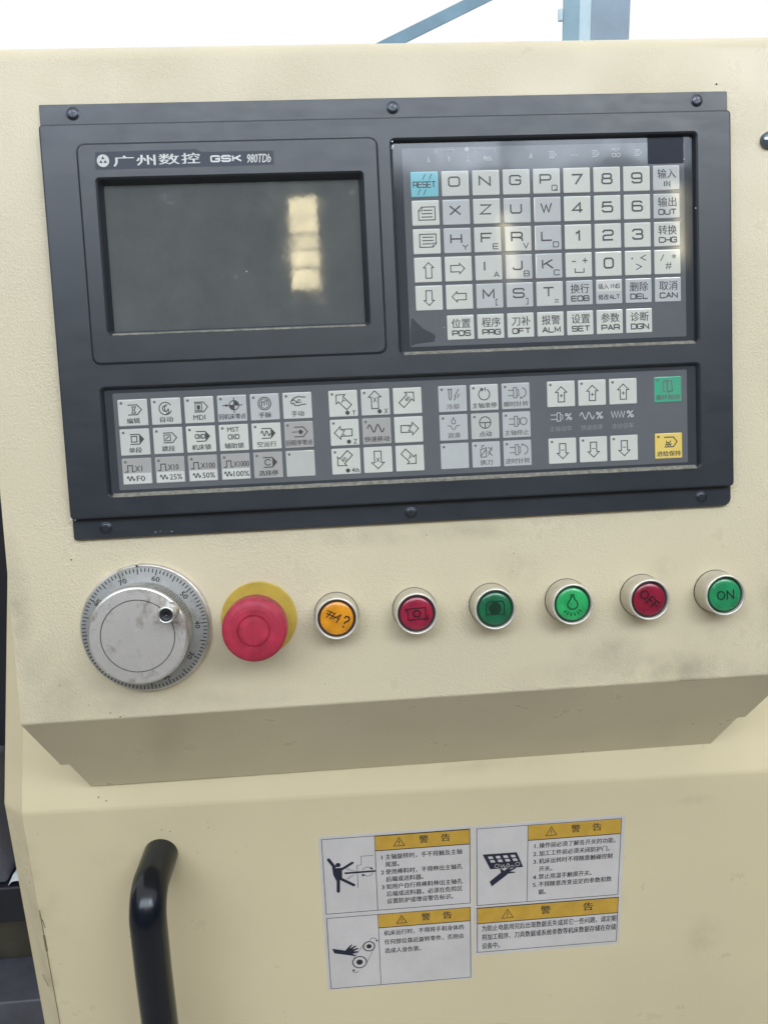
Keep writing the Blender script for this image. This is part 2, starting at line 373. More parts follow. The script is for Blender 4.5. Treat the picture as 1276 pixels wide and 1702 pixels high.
# ---- square, wide stroke letters like the ones on the keys
def _r(x0, y0, x1, y1, c=.16): return [(x0 + c, y0), (x1 - c, y0), (x1, y0 + c), (x1, y1 - c), (x1 - c, y1), (x0 + c, y1), (x0, y1 - c), (x0, y0 + c), (x0 + c, y0)]
G = {
 'O': [_r(0, 0, 1, 1)], '0': [_r(0.05, 0, .95, 1)], 'N': [[(0, 1), (0, 0), (1, 1), (1, 0)]],
 'G': [[(1, .26), (1, .14), (.86, 0), (.14, 0), (0, .14), (0, .86), (.14, 1), (.86, 1), (1, .86), (1, .52), (.5, .52)]],
 'P': [[(0, 1), (0, 0), (.86, 0), (1, .14), (1, .44), (.86, .58), (0, .58)]], 'Q': [_r(0, 0, 1, 1), [(.6, .7), (1.05, 1.08)]],
 'X': [[(0, 0), (1, 1)], [(1, 0), (0, 1)]], 'Z': [[(0, 0), (1, 0), (0, 1), (1, 1)]],
 'U': [[(0, 0), (0, .86), (.14, 1), (.86, 1), (1, .86), (1, 0)]], 'W': [[(0, 0), (.27, 1), (.5, .2), (.73, 1), (1, 0)]],
 'H': [[(0, 0), (0, 1)], [(1, 0), (1, 1)], [(0, .52), (1, .52)]], 'Y': [[(0, 0), (.5, .5), (1, 0)], [(.5, .5), (.5, 1)]],
 'F': [[(1, 0), (0, 0), (0, 1)], [(0, .5), (.85, .5)]], 'E': [[(1, 0), (.08, 0), (0, .1), (0, .9), (.08, 1), (1, 1)], [(0, .5), (.92, .5)]],
 'R': [[(0, 1), (0, 0), (.86, 0), (1, .14), (1, .42), (.86, .56), (0, .56)], [(.55, .56), (1, .7), (1, 1)]], 'V': [[(0, 0), (.5, 1), (1, 0)]],
 'L': [[(0, 0), (0, 1), (.95, 1)]], 'D': [[(0, 0), (0, 1), (.84, 1), (1, .84), (1, .16), (.84, 0), (0, 0)]], 'I': [[(.5, 0), (.5, 1)]],
 'A': [[(0, 1), (.5, 0), (1, 1)], [(.2, .66), (.8, .66)]], 'J': [[(.9, 0), (.9, .86), (.76, 1), (.2, 1), (.06, .86), (.06, .75)]],
 'B': [[(0, 0), (0, 1), (.86, 1), (1, .86), (1, .62), (.88, .5), (0, .5)], [(0, 0), (.82, 0), (.94, .13), (.94, .38), (.86, .5)]],
 'K': [[(0, 0), (0, 1)], [(.95, 0), (.1, .55)], [(.35, .42), (1, 1)]], 'C': [[(1, .24), (1, .14), (.86, 0), (.14, 0), (0, .14), (0, .86), (.14, 1), (.86, 1), (1, .86), (1, .76)]],
 'M': [[(0, 1), (0, 0), (.5, .75), (1, 0), (1, 1)]],
 'S': [[(1, .24), (1, .13), (.87, 0), (.13, 0), (0, .13), (0, .37), (.13, .5), (.87, .5), (1, .63), (1, .87), (.87, 1), (.13, 1), (0, .87), (0, .76)]],
 'T': [[(0, 0), (1, 0)], [(.5, 0), (.5, 1)]],
 '1': [[(.25, .25), (.6, 0), (.6, 1)]], '2': [[(0, .24), (0, .13), (.13, 0), (.87, 0), (1, .13), (1, .38), (.87, .5), (.13, .52), (0, .66), (0, 1), (1, 1)]],
 '3': [[(0, .22), (0, .13), (.13, 0), (.84, 0), (.96, .13), (.96, .37), (.84, .49), (.3, .49)], [(.84, .49), (1, .62), (1, .87), (.87, 1), (.13, 1), (0, .87), (0, .76)]],
 '4': [[(.75, 1), (.75, 0), (0, .74), (1, .74)]], '5': [[(.95, 0), (.06, 0), (0, .48), (.14, .40), (.87, .40), (1, .53), (1, .87), (.87, 1), (.13, 1), (0, .87), (0, .78)]],
 '6': [[(.95, .2), (.95, .12), (.82, 0), (.14, 0), (0, .14), (0, .86), (.14, 1), (.86, 1), (1, .86), (1, .58), (.86, .45), (0, .45)]],
 '7': [[(0, 0), (1, 0), (.35, 1)]], '8': [_r(.06, 0, .94, .47, .12), _r(0, .47, 1, 1, .14)],
 '9': [[(.05, .8), (.05, .88), (.18, 1), (.86, 1), (1, .86), (1, .14), (.86, 0), (.14, 0), (0, .14), (0, .42), (.14, .55), (1, .55)]],
}
def stroke_text(mb, t, u0, v0, u1, v1, wd, w_, gap=.28):
    n = len(t); cw = (u1 - u0) / (n + gap * (n - 1))
    for i, ch in enumerate(t):
        for st in G.get(ch, []):
            x = u0 + i * cw * (1 + gap); closed = st[0] == st[-1]
            pts = [(x + a * cw, v0 + b * (v1 - v0)) for a, b in (st[:-1] if closed else st)]
            mb.ribbon(pts, wd, w_, closed)

# ================================================================== SETTING
def struct(name, mb, mat, kind='structure'): return mb.build(name, mat, None, Matrix.Identity(4), kind=kind)
g = MB(); g.add([(-30000, 0, 30000), (30000, 0, 30000), (30000, 0, -30000), (-30000, 0, -30000)], [(0, 1, 2, 3)])
struct('floor', g, 'concrete')

# ================================================================== MACHINE CABINET
def bendv(u): return 481.0 + .0156 * (u + 250)
def wF(v): return -106 + .25 * (v - 466)
def bend(u): v = bendv(u); return (u, v, wF(v))
def onL(u, s, n=0.0):            # point of the lower door, s down from v = 481 along it
    v = 481 + s * math.cos(TILT); w_ = -102.3 - .18 * (v - 481) + .0067 * (u + 250)
    return (u, v + n * math.sin(TILT), w_ + n * math.cos(TILT))
cab = thing('machine_cabinet', 'tall cream sheet-metal machine cabinet with a bent front, standing behind and below the control box', 'machine cabinet', (0, 481, -100), MP)
mb = MB((0, 481, -100))
ul, ur = -300, 352
def colu(u, du=0, dw=0):
    top = (u + du, 20, wF(20) + dw); b = bend(u); l = onL(u, 930)
    return [top, (u + du, b[1], b[2] + dw), (l[0] + du, l[1], l[2] + dw)]
c1, c2 = colu(ul), colu(ur)
mb.add(c1 + c2, [(0, 3, 4, 1), (1, 4, 5, 2)])
mb.build('front_door', 'cream', cab, bevel=2.5)
for sgn, u in ((-1, ul), (1, ur)):
    m2 = MB((0, 481, -100)); a = colu(u, sgn * 0.25, -0.4); b = colu(u, sgn * 23, -23)
    c = [(p[0], p[1], p[2] - 560) for p in b]
    m2.add(a + b + c, [(0, 1, 4, 3), (1, 2, 5, 4), (3, 4, 7, 6), (4, 5, 8, 7)]); m2.build('side_panel', 'cream', cab, bevel=3.0)
m2 = MB((0, 481, -100)); a = colu(ul, -23, -23)[0]; b = colu(ur, 23, -23)[0]
m2.add([(ul, 20, wF(20)), (ur, 20, wF(20)), b, (b[0], b[1], b[2] - 560), (a[0], a[1], a[2] - 560), a], [(0, 1, 2, 3, 4, 5)]); m2.build('top_panel', 'cream', cab)
m2 = MB((0, 481, -100)); l0, l1 = onL(-310, 925), onL(362, 925)
e0, e1 = onL(-310, 1050), onL(362, 1050)
m2.loft([[l0, l1, (362, l1[1], l1[2] - 520), (-310, l0[1], l0[2] - 520)], [e0, e1, (362, e1[1] - 90, e1[2] - 520), (-310, e0[1] - 90, e0[2] - 520)]], cap0=True)
m2.build('plinth', 'navy', cab)
# rust specks, door-edge seam line and scuffs on the cabinet
m2 = MB((0, 481, -100))
def fleck(mb_, p, r_, q=None):
    n = 7; mb_.add([(p[0] + r_ * random.uniform(.6, 1.2) * math.cos(k * 6.283 / n), p[1] + r_ * random.uniform(.5, 1.0) * math.sin(k * 6.283 / n), p[2]) for k in range(n)], [tuple(range(n))])
for u, s, r_ in ((-242, -9, .9), (-236, -6, .7), (-196, 22, .6), (-190, 24, .5), (-160, 23, .5), (-160, 19, .4), (-232, 120, .4), (150, 70, .4)):
    if s < 0: v = 481 + s; fleck(m2, (u, v, wF(v) + .35), r_)
    else: p = onL(u, s, .3); fleck(m2, p, r_)
m2.build('rust_speck', 'speck', cab, kind='stuff')
m2 = MB((0, 481, -100))
pts = [onL(-299.4 + .02 * k, 88 + 8.0 * k, .25) for k in range(17)]  # dark gap of the door-edge seam, drawn as a line
for k in range(16):
    t = 0.9 if k in (3, 4) else .38
    a, b = pts[k], pts[k + 1]; m2.add([(a[0] - t, a[1], a[2]), (a[0] + t, a[1], a[2]), (b[0] + t, b[1], b[2]), (b[0] - t, b[1], b[2])], [(0, 1, 2, 3)])
for (u, s, du, ds) in ((-309, 156, 5, 9), (-300, 92, 1.5, 7), (-298.5, 97, 1, 8), (-292, 141, 3, 1)):
    a, b = onL(u, s, -6 if u < -305 else .3), onL(u + du, s + ds, -2 if u < -305 else .3)
    m2.add([(a[0] - .3, a[1], a[2]), (a[0] + .4, a[1], a[2]), (b[0] + .4, b[1], b[2]), (b[0] - .3, b[1], b[2])], [(0, 1, 2, 3)])
m2.build('seam_and_scuff', 'seam_scuff', cab, kind='stuff')

# ================================================================== CONTROL BOX
box = thing('control_box', 'cream grained sheet-metal control box jutting from the cabinet, carrying the screen and buttons', 'control box', (0, 170, -60), MP)
bb = (0, 170, -60)
def arc(cv, cw, r_, a0, a1, n): return [(cv + r_ * math.sin(R(a0 + (a1 - a0) * k / n)), cw + r_ * math.cos(R(a0 + (a1 - a0) * k / n))) for k in range(n + 1)]
prof = [(-37.5, -214)] + arc(-25.5, -12, 12, -90, 0, 8) + arc(374.6, -3, 3, 0, 50, 4)
pe = prof[-1]
mb = MB(bb); HW = 253
loopL = [(-HW, v, w_) for v, w_ in prof]; loopR = [(HW, v, w_) for v, w_ in prof]
mb.loft([loopL, loopR], cap1=False, smooth=True, closed=False)
mb.build('front_sheet', 'cream_grain', box)
mb = MB(bb)
for sg in (-1, 1):
    vs = [(sg * (HW - .15), v, w_ - .15) for v, w_ in prof] + [(sg * (HW - .15), 427.85, -62.1), (sg * (HW - .15), 428, wF(428) + .4), (sg * (HW - .15), 30, wF(30) + .4)]
    mb.add(vs, [tuple(range(len(vs)))])
mb.build('side_sheet', 'cream_plain', box)
o6 = [(-HW, pe[0], pe[1]), (HW, pe[0], pe[1]), (HW, 428, -62), (247.2, 428, -62), (247.5, 466.5, -107.5), (-246.5, 462.0, -102.5), (-247, 428, -62), (-HW, 428, -62)]
mb = MB(bb); mb.loft([o6, [(u, v - .9, w_ - .8) for u, v, w_ in o6]], cap0=True)
mb.build('underside', 'cream_plain', box)
mb = MB(bb)
for u, v, r_ in ((204.6, -5.5, .8), (-213.5, 272.5, .8), (-206, 307, .55), (-191, 375, 0.5), (-227, 352, .45), (-197, 372, .5), (-210, 366, .35), (66, 284, .4), (65, 296, .35), (64, 280, .3), (-188, 285, .4), (66, 290, .3), (10, 269, .4), (92, 341, .3), (217, 262, .4), (-60, 362, .3)):
    fleck(mb, (u, v, .18), r_)
mb.build('paint_speck', 'speck', box, kind='stuff')

# ================================================================== CONTROL UNIT (bezel, screen, keypads)
cu = thing('control_unit', 'dark blue-grey control unit with blank screen, letter keypad and rows of square keys', 'control unit', (0, 130, 0), MP)
cb = (0, 130, 0)
def MBc(): return MB(cb)
# mounting flange
o2 = []
for cx_, cy_, a_, r_ in ((210, 0, -90, 1.0), (210, 260, 0, 5.0), (-210, 260, 90, 1.4), (-210, 0, 180, .5)):
    qx, qy = (cx_ - r_ if cx_ > 0 else cx_ + r_), (cy_ - r_ if cy_ > 0 else cy_ + r_)
    o2 += [(qx + r_ * math.cos(R(a_ + 18 * k)), qy + r_ * math.sin(R(a_ + 18 * k))) for k in range(6)]
mb = MBc(); mb.loft([[(u, v, 0.05) for u, v in o2], [(u, v, 2.6) for u, v in o2], [(u * .9981, 130 + (v - 130) * .997, 3.0) for u, v in o2]])
mb.build('mounting_flange', 'bezel', cu)
# raised housing with three openings
BW, BT, BB, WB = 209.8, 13.0, 247.0, 8.0
outer = rr(-BW, BT, BW, BB, 2.5, 3)
SCR = (-178.9, 44.5, -19.8, 137.0); KEY = (-3.3, 25.4, 188.4, 155.4); LOW = (-186.3, 167.0, 188.4, 234.6)
hole = {'s': rr(*SCR, 2.5, 4), 'k': rr(*KEY, 3.0, 4), 'l': rr(*LOW, 3.0, 4)}
PL = rr(-189.0, 24.6, -10.4, 154.2, 5.0, 4)        # raised field round the screen
mb = MBc()
tri = tessellate_polygon([[Vector((x, y, 0)) for x, y in l] for l in (rr(-BW + 1.2, BT + 1.2, BW - 1.2, BB - 1.2, 2.0, 3), PL, hole['k'], hole['l'])])
allp = rr(-BW + 1.2, BT + 1.2, BW - 1.2, BB - 1.2, 2.0, 3) + PL + hole['k'] + hole['l']
mb.add([(x, y, WB) for x, y in allp], [tuple(t) for t in tri])
inn = rr(-BW + 1.2, BT + 1.2, BW - 1.2, BB - 1.2, 2.0, 3)
mid = rr(-BW + .35, BT + .35, BW - .35, BB - .35, 2.3, 3)
mb.loft([[(x, y, 3.0) for x, y in outer], [(x, y, WB - 1.2) for x, y in outer], [(x, y, WB - .35) for x, y in mid], [(x, y, WB) for x, y in inn]], cap1=False)
# plateau
p2 = rr(-187.6, 26.0, -11.8, 152.8, 4.0, 4)
mb.loft([[(x, y, WB) for x, y in PL], [(x, y, WB + 1.3) for x, y in p2]], cap1=False)
tri = tessellate_polygon([[Vector((x, y, 0)) for x, y in l] for l in (p2, hole['s'])])
mb.add([(x, y, WB + 1.3) for x, y in p2 + hole['s']], [tuple(t) for t in tri])
def well(mb_, a, top, bot, d1, r_):
    b = grow(*a, -1.0); c = grow(*a, -d1)
    mb_.loft([[(x, y, top) for x, y in rr(*a, r_, 4)], [(x, y, top - 1.0) for x, y in rr(*b, max(.8, r_ - 1.0), 4)], [(x, y, bot) for x, y in rr(*c, max(.6, r_ - d1), 4)]], cap1=False)
well(mb, SCR, WB + 1.3, 3.0, 3.2, 2.5); well(mb, KEY, WB, 4.0, 2.0, 3.0); well(mb, LOW, WB, 4.9, 2.0, 3.0)
mb.build('housing', 'bezel', cu)
# screen
mb = MBc(); mb.box(-176.5, 47, 1.6, -22.2, 135, 3.05); mb.build('screen_glass', 'screen', cu)
# badge
mb = MBc()
bd = [(-177.6, 30.2), (-119, 29.6), (-115.5, 31.6), (-73.8, 31.6), (-73.2, 32.4), (-73.4, 39.2), (-74, 39.8), (-177.6, 40.3), (-178.2, 39.6)]
mb.add([(x, y, WB + 1.36) for x, y in bd], [tuple(range(len(bd)))]); bad = flat_up(mb.build('name_badge', 'badge', cu))
mb = MBc(); W0 = WB + 1.42
mb.disc(-173.4, 35.2, 3.6, W0, 28); text(mb, '广', -167.5, 32.6, -155.5, 38.7, W0, .035); text(mb, '州', -154, 32.4, -143, 38.4, W0, .045)
text(mb, '数', -141, 32.1, -129, 38.2, W0, .03); text(mb, '控', -127.5, 31.9, -117, 38.0, W0, .03)
stroke_text(mb, 'GSK', -110.3, 34.1, -92.6, 37.2, .95, W0, .32); text(mb, '980TDb', -89, 33.4, -75, 38.4, W0, .012, .25)
mb.build('lettering', 'silver_print', cu)
mb = MBc()
for a in (90, 210, 330):
    x, y = -173.4 + 1.45 * math.cos(R(a)), 35.2 - 1.45 * math.sin(R(a))
    mb.poly([(x + 1.15 * math.cos(R(a + t)), y - 1.15 * math.sin(R(a + t))) for t in (0, 120, 240)], W0 + .07)
mb.build('emblem', 'badge', cu)
# membranes
WK = 4.0
mb = MBc(); c = grow(*KEY, -1.4); mb.box(c[0], c[1], 1.5, c[2], c[3], WK); mb.build('keypad_film', 'film_dark', cu)
mb = MBc(); q = rr(4.4, 30.4, 181.2, 150.2, .8, 2); mb.slab(q, WK - .5, WK + .05); mb.build('keypad_film_window', 'film_grey', cu)
mb = MBc(); mb.slab(rr(157.9, 26.8, 180.9, 43.4, .5, 2), WK - .5, WK + .14); mb.build('indicator_window', 'indicator_window', cu)
mb = MBc(); mb.slab([(5.6, 133), (6.6, 132.6), (13, 139.2), (19.6, 142.8), (20.4, 144.6), (19.4, 147.4), (8, 148.4), (4.8, 149.8), (4.8, 140)], WK - .4, WK + .14); mb.build('dark_patch', 'film_smudge', cu)
WM = 4.9
mb = MBc(); c = grow(*LOW, -1.4); mb.box(c[0], c[1], 1.5, c[2], c[3], WM); mb.build('lower_film', 'film_dark', cu)
mb = MBc(); mb.slab(rr(-179.4, 171.2, 180.6, 230.4, .8, 2), WM - .5, WM + .05); mb.build('lower_film_window', 'film_grey', cu)
# light caught on the recesses' lower bevels, put in as pale strips
for (a, wt, wb_) in ((SCR, WB + 1.3, 3.0), (KEY, WB, 4.0), (LOW, WB, 4.9)):
    mb = MBc(); n = 60; vs = []; fs = []
    for k in range(n + 1):
        u = a[0] + 3.2 + (a[2] - a[0] - 6.4) * k / n; h = random.uniform(.8, 1.1)
        vs += [(u, a[3] - 2.2 - h * .2, wb_ + .12), (u, a[3] - 1.25, wt - 1.0 + .05), (u, a[3] - .1 + random.uniform(-.12, .12), wt + .05)]
    for k in range(n): fs += [(3 * k, 3 * k + 3, 3 * k + 4, 3 * k + 1), (3 * k + 1, 3 * k + 4, 3 * k + 5, 3 * k + 2)]
    mb.add(vs, fs); mb.build('lit_lip', 'lit_lip', cu, kind='stuff')

mb = MBc()
for u, v, w_, r_ in ((-1.6, 27.6, 8.12, .55), (-1.4, 30.2, 8.1, .9), (-2.0, 31.4, 8.1, .5), (186.4, 72, 8.1, .5), (-209.2, 246.4, 7.9, .8), (-208.2, 247.4, 3.4, .7), (-160, 257.6, 3.1, .4), (-157, 257.2, 3.1, .3), (-150, 257.8, 3.1, .45), (90.5, 46.4, 4.2, .4), (-94, 100.5, 3.1, .35), (-40, 134, 3.1, .35), (-120, 222.5, 5.1, .4), (181, 41, 4.4, .5), (26, 139, 4.1, .3)):
    fleck(mb, (u, v, w_), r_)
mb.build('chipped_spot', 'chip', cu, kind='stuff')

# ---- screws
def screw_mesh():
    mb = MB((0, 0, 0)); mb.lathe([(3.9, 3.0), (3.9, 3.08), (3.0, 2.9 + .1)], 0, 0, 28, cap=False)
    mb.lathe([(3.2, 2.9), (3.15, 3.2), (2.85, 3.5), (2.2, 3.7), (1.2, 3.75)], 0, 0, 28)
    return mb
proto = None
for i, (u, v) in enumerate(((-190.6, 5.6), (0, 5.9), (190.2, 5.4), (-190, 253.4), (.4, 253.8), (190.2, 253.6))):
    if proto is None:
        proto = screw_mesh().build('screw', 'screw', cu)
        mb = MB((0, 0, 0)); wv = 3.79
        for a in (45, 135):
            c, s_ = math.cos(R(a)), math.sin(R(a)); mb.ribbon([(-2.0 * c, -2.0 * s_), (2.0 * c, 2.0 * s_)], .8, wv)
        rec = mb.build('cross_recess', 'black', proto); o = proto
    else:
        o = proto.copy(); col.objects.link(o); o.parent = cu; r2 = rec.copy(); col.objects.link(r2); r2.parent = o
    o.location = (u / 1000, 0, -(v - cb[1]) / 1000); o.rotation_euler = (0, R(random.uniform(0, 80)), 0)

# ---- keys
_km = {}
def key(u, v, wd, ht, w0, mat, label=None):
    k = (wd, ht, mat)
    if k not in _km:
        mb = MB((0, 0, 0)); q = [rr(0, 0, wd, ht, .5, 2), rr(.12, .12, wd - .12, ht - .12, .45, 2), rr(.5, .5, wd - .5, ht - .5, .4, 2)]
        mb.loft([[(x, y, -.3) for x, y in q[0]], [(x, y, .22) for x, y in q[0]], [(x, y, .34) for x, y in q[1]], [(x, y, .40) for x, y in q[2]]])
        o = mb.build('key', mat, cu); _km[k] = o.data
    else: o = link('key', _km[k], cu)
    o.location = ((u - cb[0]) / 1000, -w0 / 1000, -(v - cb[1]) / 1000)
    if label: o['label'] = label
    return o
WL = .44
def legend(o, fn, mat='ink', name='legend'):
    mb = MB((0, 0, 0)); fn(mb)
    if mb.v: flat_up(mb.build(name, mat, o))
def arrow(mb, cx, cy, ln, hd, sh, ang, wd=.5, w_=WL):
    """outlined block arrow: total length ln, head width hd, shaft width sh, pointing along ang (0 = up, clockwise)"""
    p = [(0, -ln / 2), (hd / 2, -ln / 2 + hd * .48), (sh / 2, -ln / 2 + hd * .48), (sh / 2, ln / 2), (-sh / 2, ln / 2), (-sh / 2, -ln / 2 + hd * .48), (-hd / 2, -ln / 2 + hd * .48)]
    c, s_ = math.cos(R(ang)), math.sin(R(ang))
    mb.ribbon([(cx + x * c - y * s_, cy + x * s_ + y * c) for x, y in p], wd, w_, True)
def letter(ch, sub=None, sym=None):
    def f(mb):
        x0, x1 = (4.4, 11.0) if ch != 'I' else (3, 8.6)
        stroke_text(mb, ch, x0, 3.8, x1, 9.1, .74, WL)
        if sub in ('[', ']'): s_ = 1 if sub == '[' else -1; mb.ribbon([(12.8 + .7 * s_, 9.8), (12.8 - .6 * s_, 9.8), (12.8 - .6 * s_, 13.4), (12.8 + .7 * s_, 13.4)], .42, WL)
        elif sub == '=': mb.ribbon([(11.4, 11.4), (14, 11.4)], .42, WL); mb.ribbon([(11.4, 12.8), (14, 12.8)], .42, WL)
        elif sub: stroke_text(mb, sub, 11.6, 10.2, 14.9, 13.3, .45, WL)
    return f
def num(ch): return lambda mb: stroke_text(mb, ch, 5.4, 4.2, 11.6, 10.0, .84, WL)
def two(cn, en):
    def f(mb):
        text(mb, cn, 2.8, 2.1, 14.6, 7.9, WL, .008); stroke_text(mb, en, 3.2 if len(en) > 2 else 6.2, 9.6, 14.4 if len(en) > 2 else 10.6, 12.6, .58, WL, .22)
    return f
def page(up):
    def f(mb):
        fy = (lambda y: y) if up else (lambda y: 15.0 - y)
        fx = (lambda x: x) if up else (lambda x: 18.2 - x)
        mb.ribbon([(fx(x), fy(y)) for x, y in ((6.0, 4.0), (14.2, 4.0), (14.2, 11.8), (4.0, 11.8), (4.0, 6.2))], .5, WL, True)
        mb.ribbon([(fx(6.2), fy(4.2)), (fx(6.2), fy(6.3)), (fx(4.2), fy(6.3))], .4, WL)
        for y in (6.0, 8.0, 10.0): mb.ribbon([(fx(7.0 if y == 6 else 5.6), fy(y)), (fx(12.6), fy(y))], .5, WL)
    return f
def reset(mb):
    stroke_text(mb, 'RESET', 1.5, 6.1, 15.2, 9.4, .5, WL, .2)
    for x, y in ((7.4, 1.4), (11.4, 1.4), (4.0, 10.6), (7.6, 10.6)): mb.ribbon([(x + 1.6, y), (x, y + 3.4)], .4, WL)
def k_space(mb):
    mb.ribbon([(4, 5.4), (6.6, 5.4)], .5, WL); mb.ribbon([(10.8, 5), (14, 5)], .5, WL); mb.ribbon([(12.4, 3.4), (12.4, 6.6)], .5, WL); mb.ribbon([(6, 9.6), (6, 12.2), (11.6, 12.2), (11.6, 9.6)], .5, WL)
def k_dot(mb):
    mb.disc(4.6, 4.8, .6, WL, 8); mb.ribbon([(13.6, 2.8), (10.2, 4.5), (13.6, 6.2)], .45, WL); mb.ribbon([(7, 8.2), (10.6, 10), (7, 11.8)], .45, WL)
def k_slash(mb):
    mb.ribbon([(6, 3), (3.8, 7)], .45, WL); text(mb, '*', 11.2, 2.8, 14.0, 5.6, WL, .01); text(mb, '#', 7.0, 7.8, 11, 12.2, WL)
def k_ins(mb):
    text(mb, '插入', 1.4, 2.4, 8.2, 6.0, WL, .01); stroke_text(mb, 'INS', 8.8, 3.0, 15.0, 5.4, .4, WL, .2)
    text(mb, '修改', 1.4, 9.0, 8.0, 12.6, WL, .01); stroke_text(mb, 'ALT', 8.6, 9.6, 15.0, 12.0, .4, WL, .2)
KU0, KV0, KPU, KPV, KW_, KH = 8.96, 44.5, 19.01, 17.14, 16.8, 15.0
grid = [
 [('reset', reset, 'key_cyan'), 'O', 'N', 'G', ('PQ', letter('P', 'Q'), 'key_mid'), '7', '8', '9', ('in', two('输入', 'IN'), 'key_grey')],
 [('pgup', page(True), 'key_white'), 'X', 'Z', 'U', 'W', '4', '5', '6', ('out', two('输出', 'OUT'), 'key_grey')],
 [('pgdn', page(False), 'key_white'), ('HY', letter('H', 'Y'), 'key_grey'), ('FE', letter('F', 'E'), 'key_mid'), ('RV', letter('R', 'V'), 'key_mid'), ('LD', letter('L', 'D'), 'key_grey'), '1', '2', '3', ('chg', two('转换', 'CHG'), 'key_mid')],
 [('up', lambda mb: arrow(mb, 8.8, 7.9, 9.4, 6.4, 3.7, 0), 'key_white'), ('right', lambda mb: arrow(mb, 7.9, 7.4, 8.6, 6.4, 3.9, 90), 'key_white'), ('IA', letter('I', 'A'), 'key_mid'), ('JB', letter('J', 'B'), 'key_grey'), ('KC', letter('K', 'C'), 'key_grey'), ('sp', k_space, 'key_white'), '0', ('dot', k_dot, 'key_white'), ('sl', k_slash, 'key_white')],
 [('down', lambda mb: arrow(mb, 8.4, 7.6, 9.0, 6.4, 3.7, 180), 'key_white'), ('left', lambda mb: arrow(mb, 8.2, 7.4, 8.8, 6.4, 3.9, 270), 'key_white'), ('M', letter('M', '['), 'key_grey'), ('S', letter('S', ']'), 'key_grey'), ('T', letter('T', '='), 'key_mid'), ('eob', two('换行', 'EOB'), 'key_grey'), ('ins', k_ins, 'key_grey'), ('del', two('删除', 'DEL'), 'key_grey'), ('can', two('取消', 'CAN'), 'key_grey')],
]
lab = {'reset': 'cyan reset key', 'pgup': 'page-up key', 'pgdn': 'page-down key'}
for r_, row in enumerate(grid):
    for c_, e in enumerate(row):
        if isinstance(e, str): fn = num(e) if e.isdigit() else letter(e); mt = 'key_white' if e.isdigit() else ('key_grey' if e in 'XUW' else 'key_mid'); nm = e
        else: nm, fn, mt = e
        o = key(KU0 + c_ * KPU, KV0 + r_ * KPV, KW_, KH, WK, mt, lab.get(nm))
        legend(o, fn)
        if nm == 'ins':
            mb = MB((0, 0, 0)); mb.slab(rr(.6, .5, 16.2, 7.2, .3, 1), .3, .43); mb.build('pale_half', 'key_halfwhite', o)
for c_, (cn, en) in enumerate((('位置', 'POS'), ('程序', 'PRG'), ('刀补', 'OFT'), ('报警', 'ALM'), ('设置', 'SET'), ('参数', 'PAR'), ('诊断', 'DGN'))):
    legend(key(KU0 + (c_ + 1) * KPU, 131.75, KW_, KH, WK, 'key_white'), two(cn, en))
# faint status icons in the strip above the keys
mb = MBc(); WS = WK + .12
for t, u in (('X', 20.5), ('Y', 33), ('Z', 45)): text(mb, t, u - .9, 36.0, u + .9, 39.0, WS)
text(mb, '4th', 54, 35.6, 59.6, 39.0, WS)
mb.disc(44.2, 31.8, 1.3, WS, 16); mb.ribbon([(36.2, 33.6), (36.2, 31.9), (25, 31.9), (25, 34)], .3, WS); mb.ribbon([(49.6, 34), (49.6, 31.8), (61.6, 31.8), (61.6, 34)], .3, WS)
text(mb, 'A', 83, 35, 85.2, 38.4, WS)
for u in (97.5, 124.5, 151.5): mb.ribbon([(u - 2.2, 34.4), (u + .6, 34.4), (u + 2.3, 36.2), (u + .6, 38), (u - 2.2, 38)], .35, WS); mb.circ(u - .6, 36.2, .9, .3, WS, n=10)
text(mb, 'MST', 135, 33.2, 140.4, 35.2, WS); mb.circ(136.4, 37.4, 1.2, .3, WS, n=10); mb.circ(139.2, 37.4, 1.2, .3, WS, n=10)
text(mb, '...', 109, 36.5, 113.5, 37.2, WS)
flat_up(mb.build('status_icons', 'film_print', cu))

# ---- lower membrane keys
LKW, LKH, LPU, LPV, LV0 = 17.8, 16.1, 20.06, 17.97, 175.2
_led = {}
def led(o, u=2.2, v=2.2):
    if 'm' not in _led:
        mb = MB((0, 0, 0)); mb.disc(0, 0, .85, WL + .01, 14); d = flat_up(mb.build('indicator_dot', 'led', o)); _led['m'] = d.data
    else: d = link('indicator_dot', _led['m'], o)
    d.location = (u / 1000, 0, -v / 1000)
def tag(mb, fill=False, x=0.0, y=0.0):
    mb.ribbon([(6.0 + x, 3.4 + y), (11.6 + x, 3.4 + y), (14.2 + x, 6.4 + y), (11.6 + x, 9.4 + y), (6.0 + x, 9.4 + y)], .5, WL)
    if fill: mb.poly([(11.6 + x, 3.2 + y), (14.4 + x, 6.4 + y), (11.6 + x, 9.6 + y)], WL)
def sine(mb, x0, x1, y, a, n, wd=.5): mb.ribbon([(x0 + (x1 - x0) * k / 40, y - a * math.sin(2 * math.pi * n * k / 40)) for k in range(41)], wd, WL)
def cn(mb, t, y0=11.3, y1=14.7):
    n = len(t); wdt = min(16.4, n * 3.9); text(mb, t, 8.9 - wdt / 2, y0, 8.9 + wdt / 2, y1, WL, .008)
def i_edit(mb): tag(mb); mb.ribbon([(8.6, 4.6), (10.8, 4.6), (9.8, 6.6), (10.6, 8.4), (8.4, 8.4), (9.0, 6.4)], .45, WL, True); cn(mb, '编辑')
def i_auto(mb):
    mb.circ(8.6, 6.4, 3.8, .5, WL, 20, 330); mb.circ(8.6, 6.4, 1.7, .5, WL, 0, 300); mb.ribbon([(10.3, 6.4), (10.6, 8.8), (8.6, 10.1)], .45, WL); mb.circ(10.8, 6.4, 2.7, .45, WL, 120, 250, 10); cn(mb, '自动')
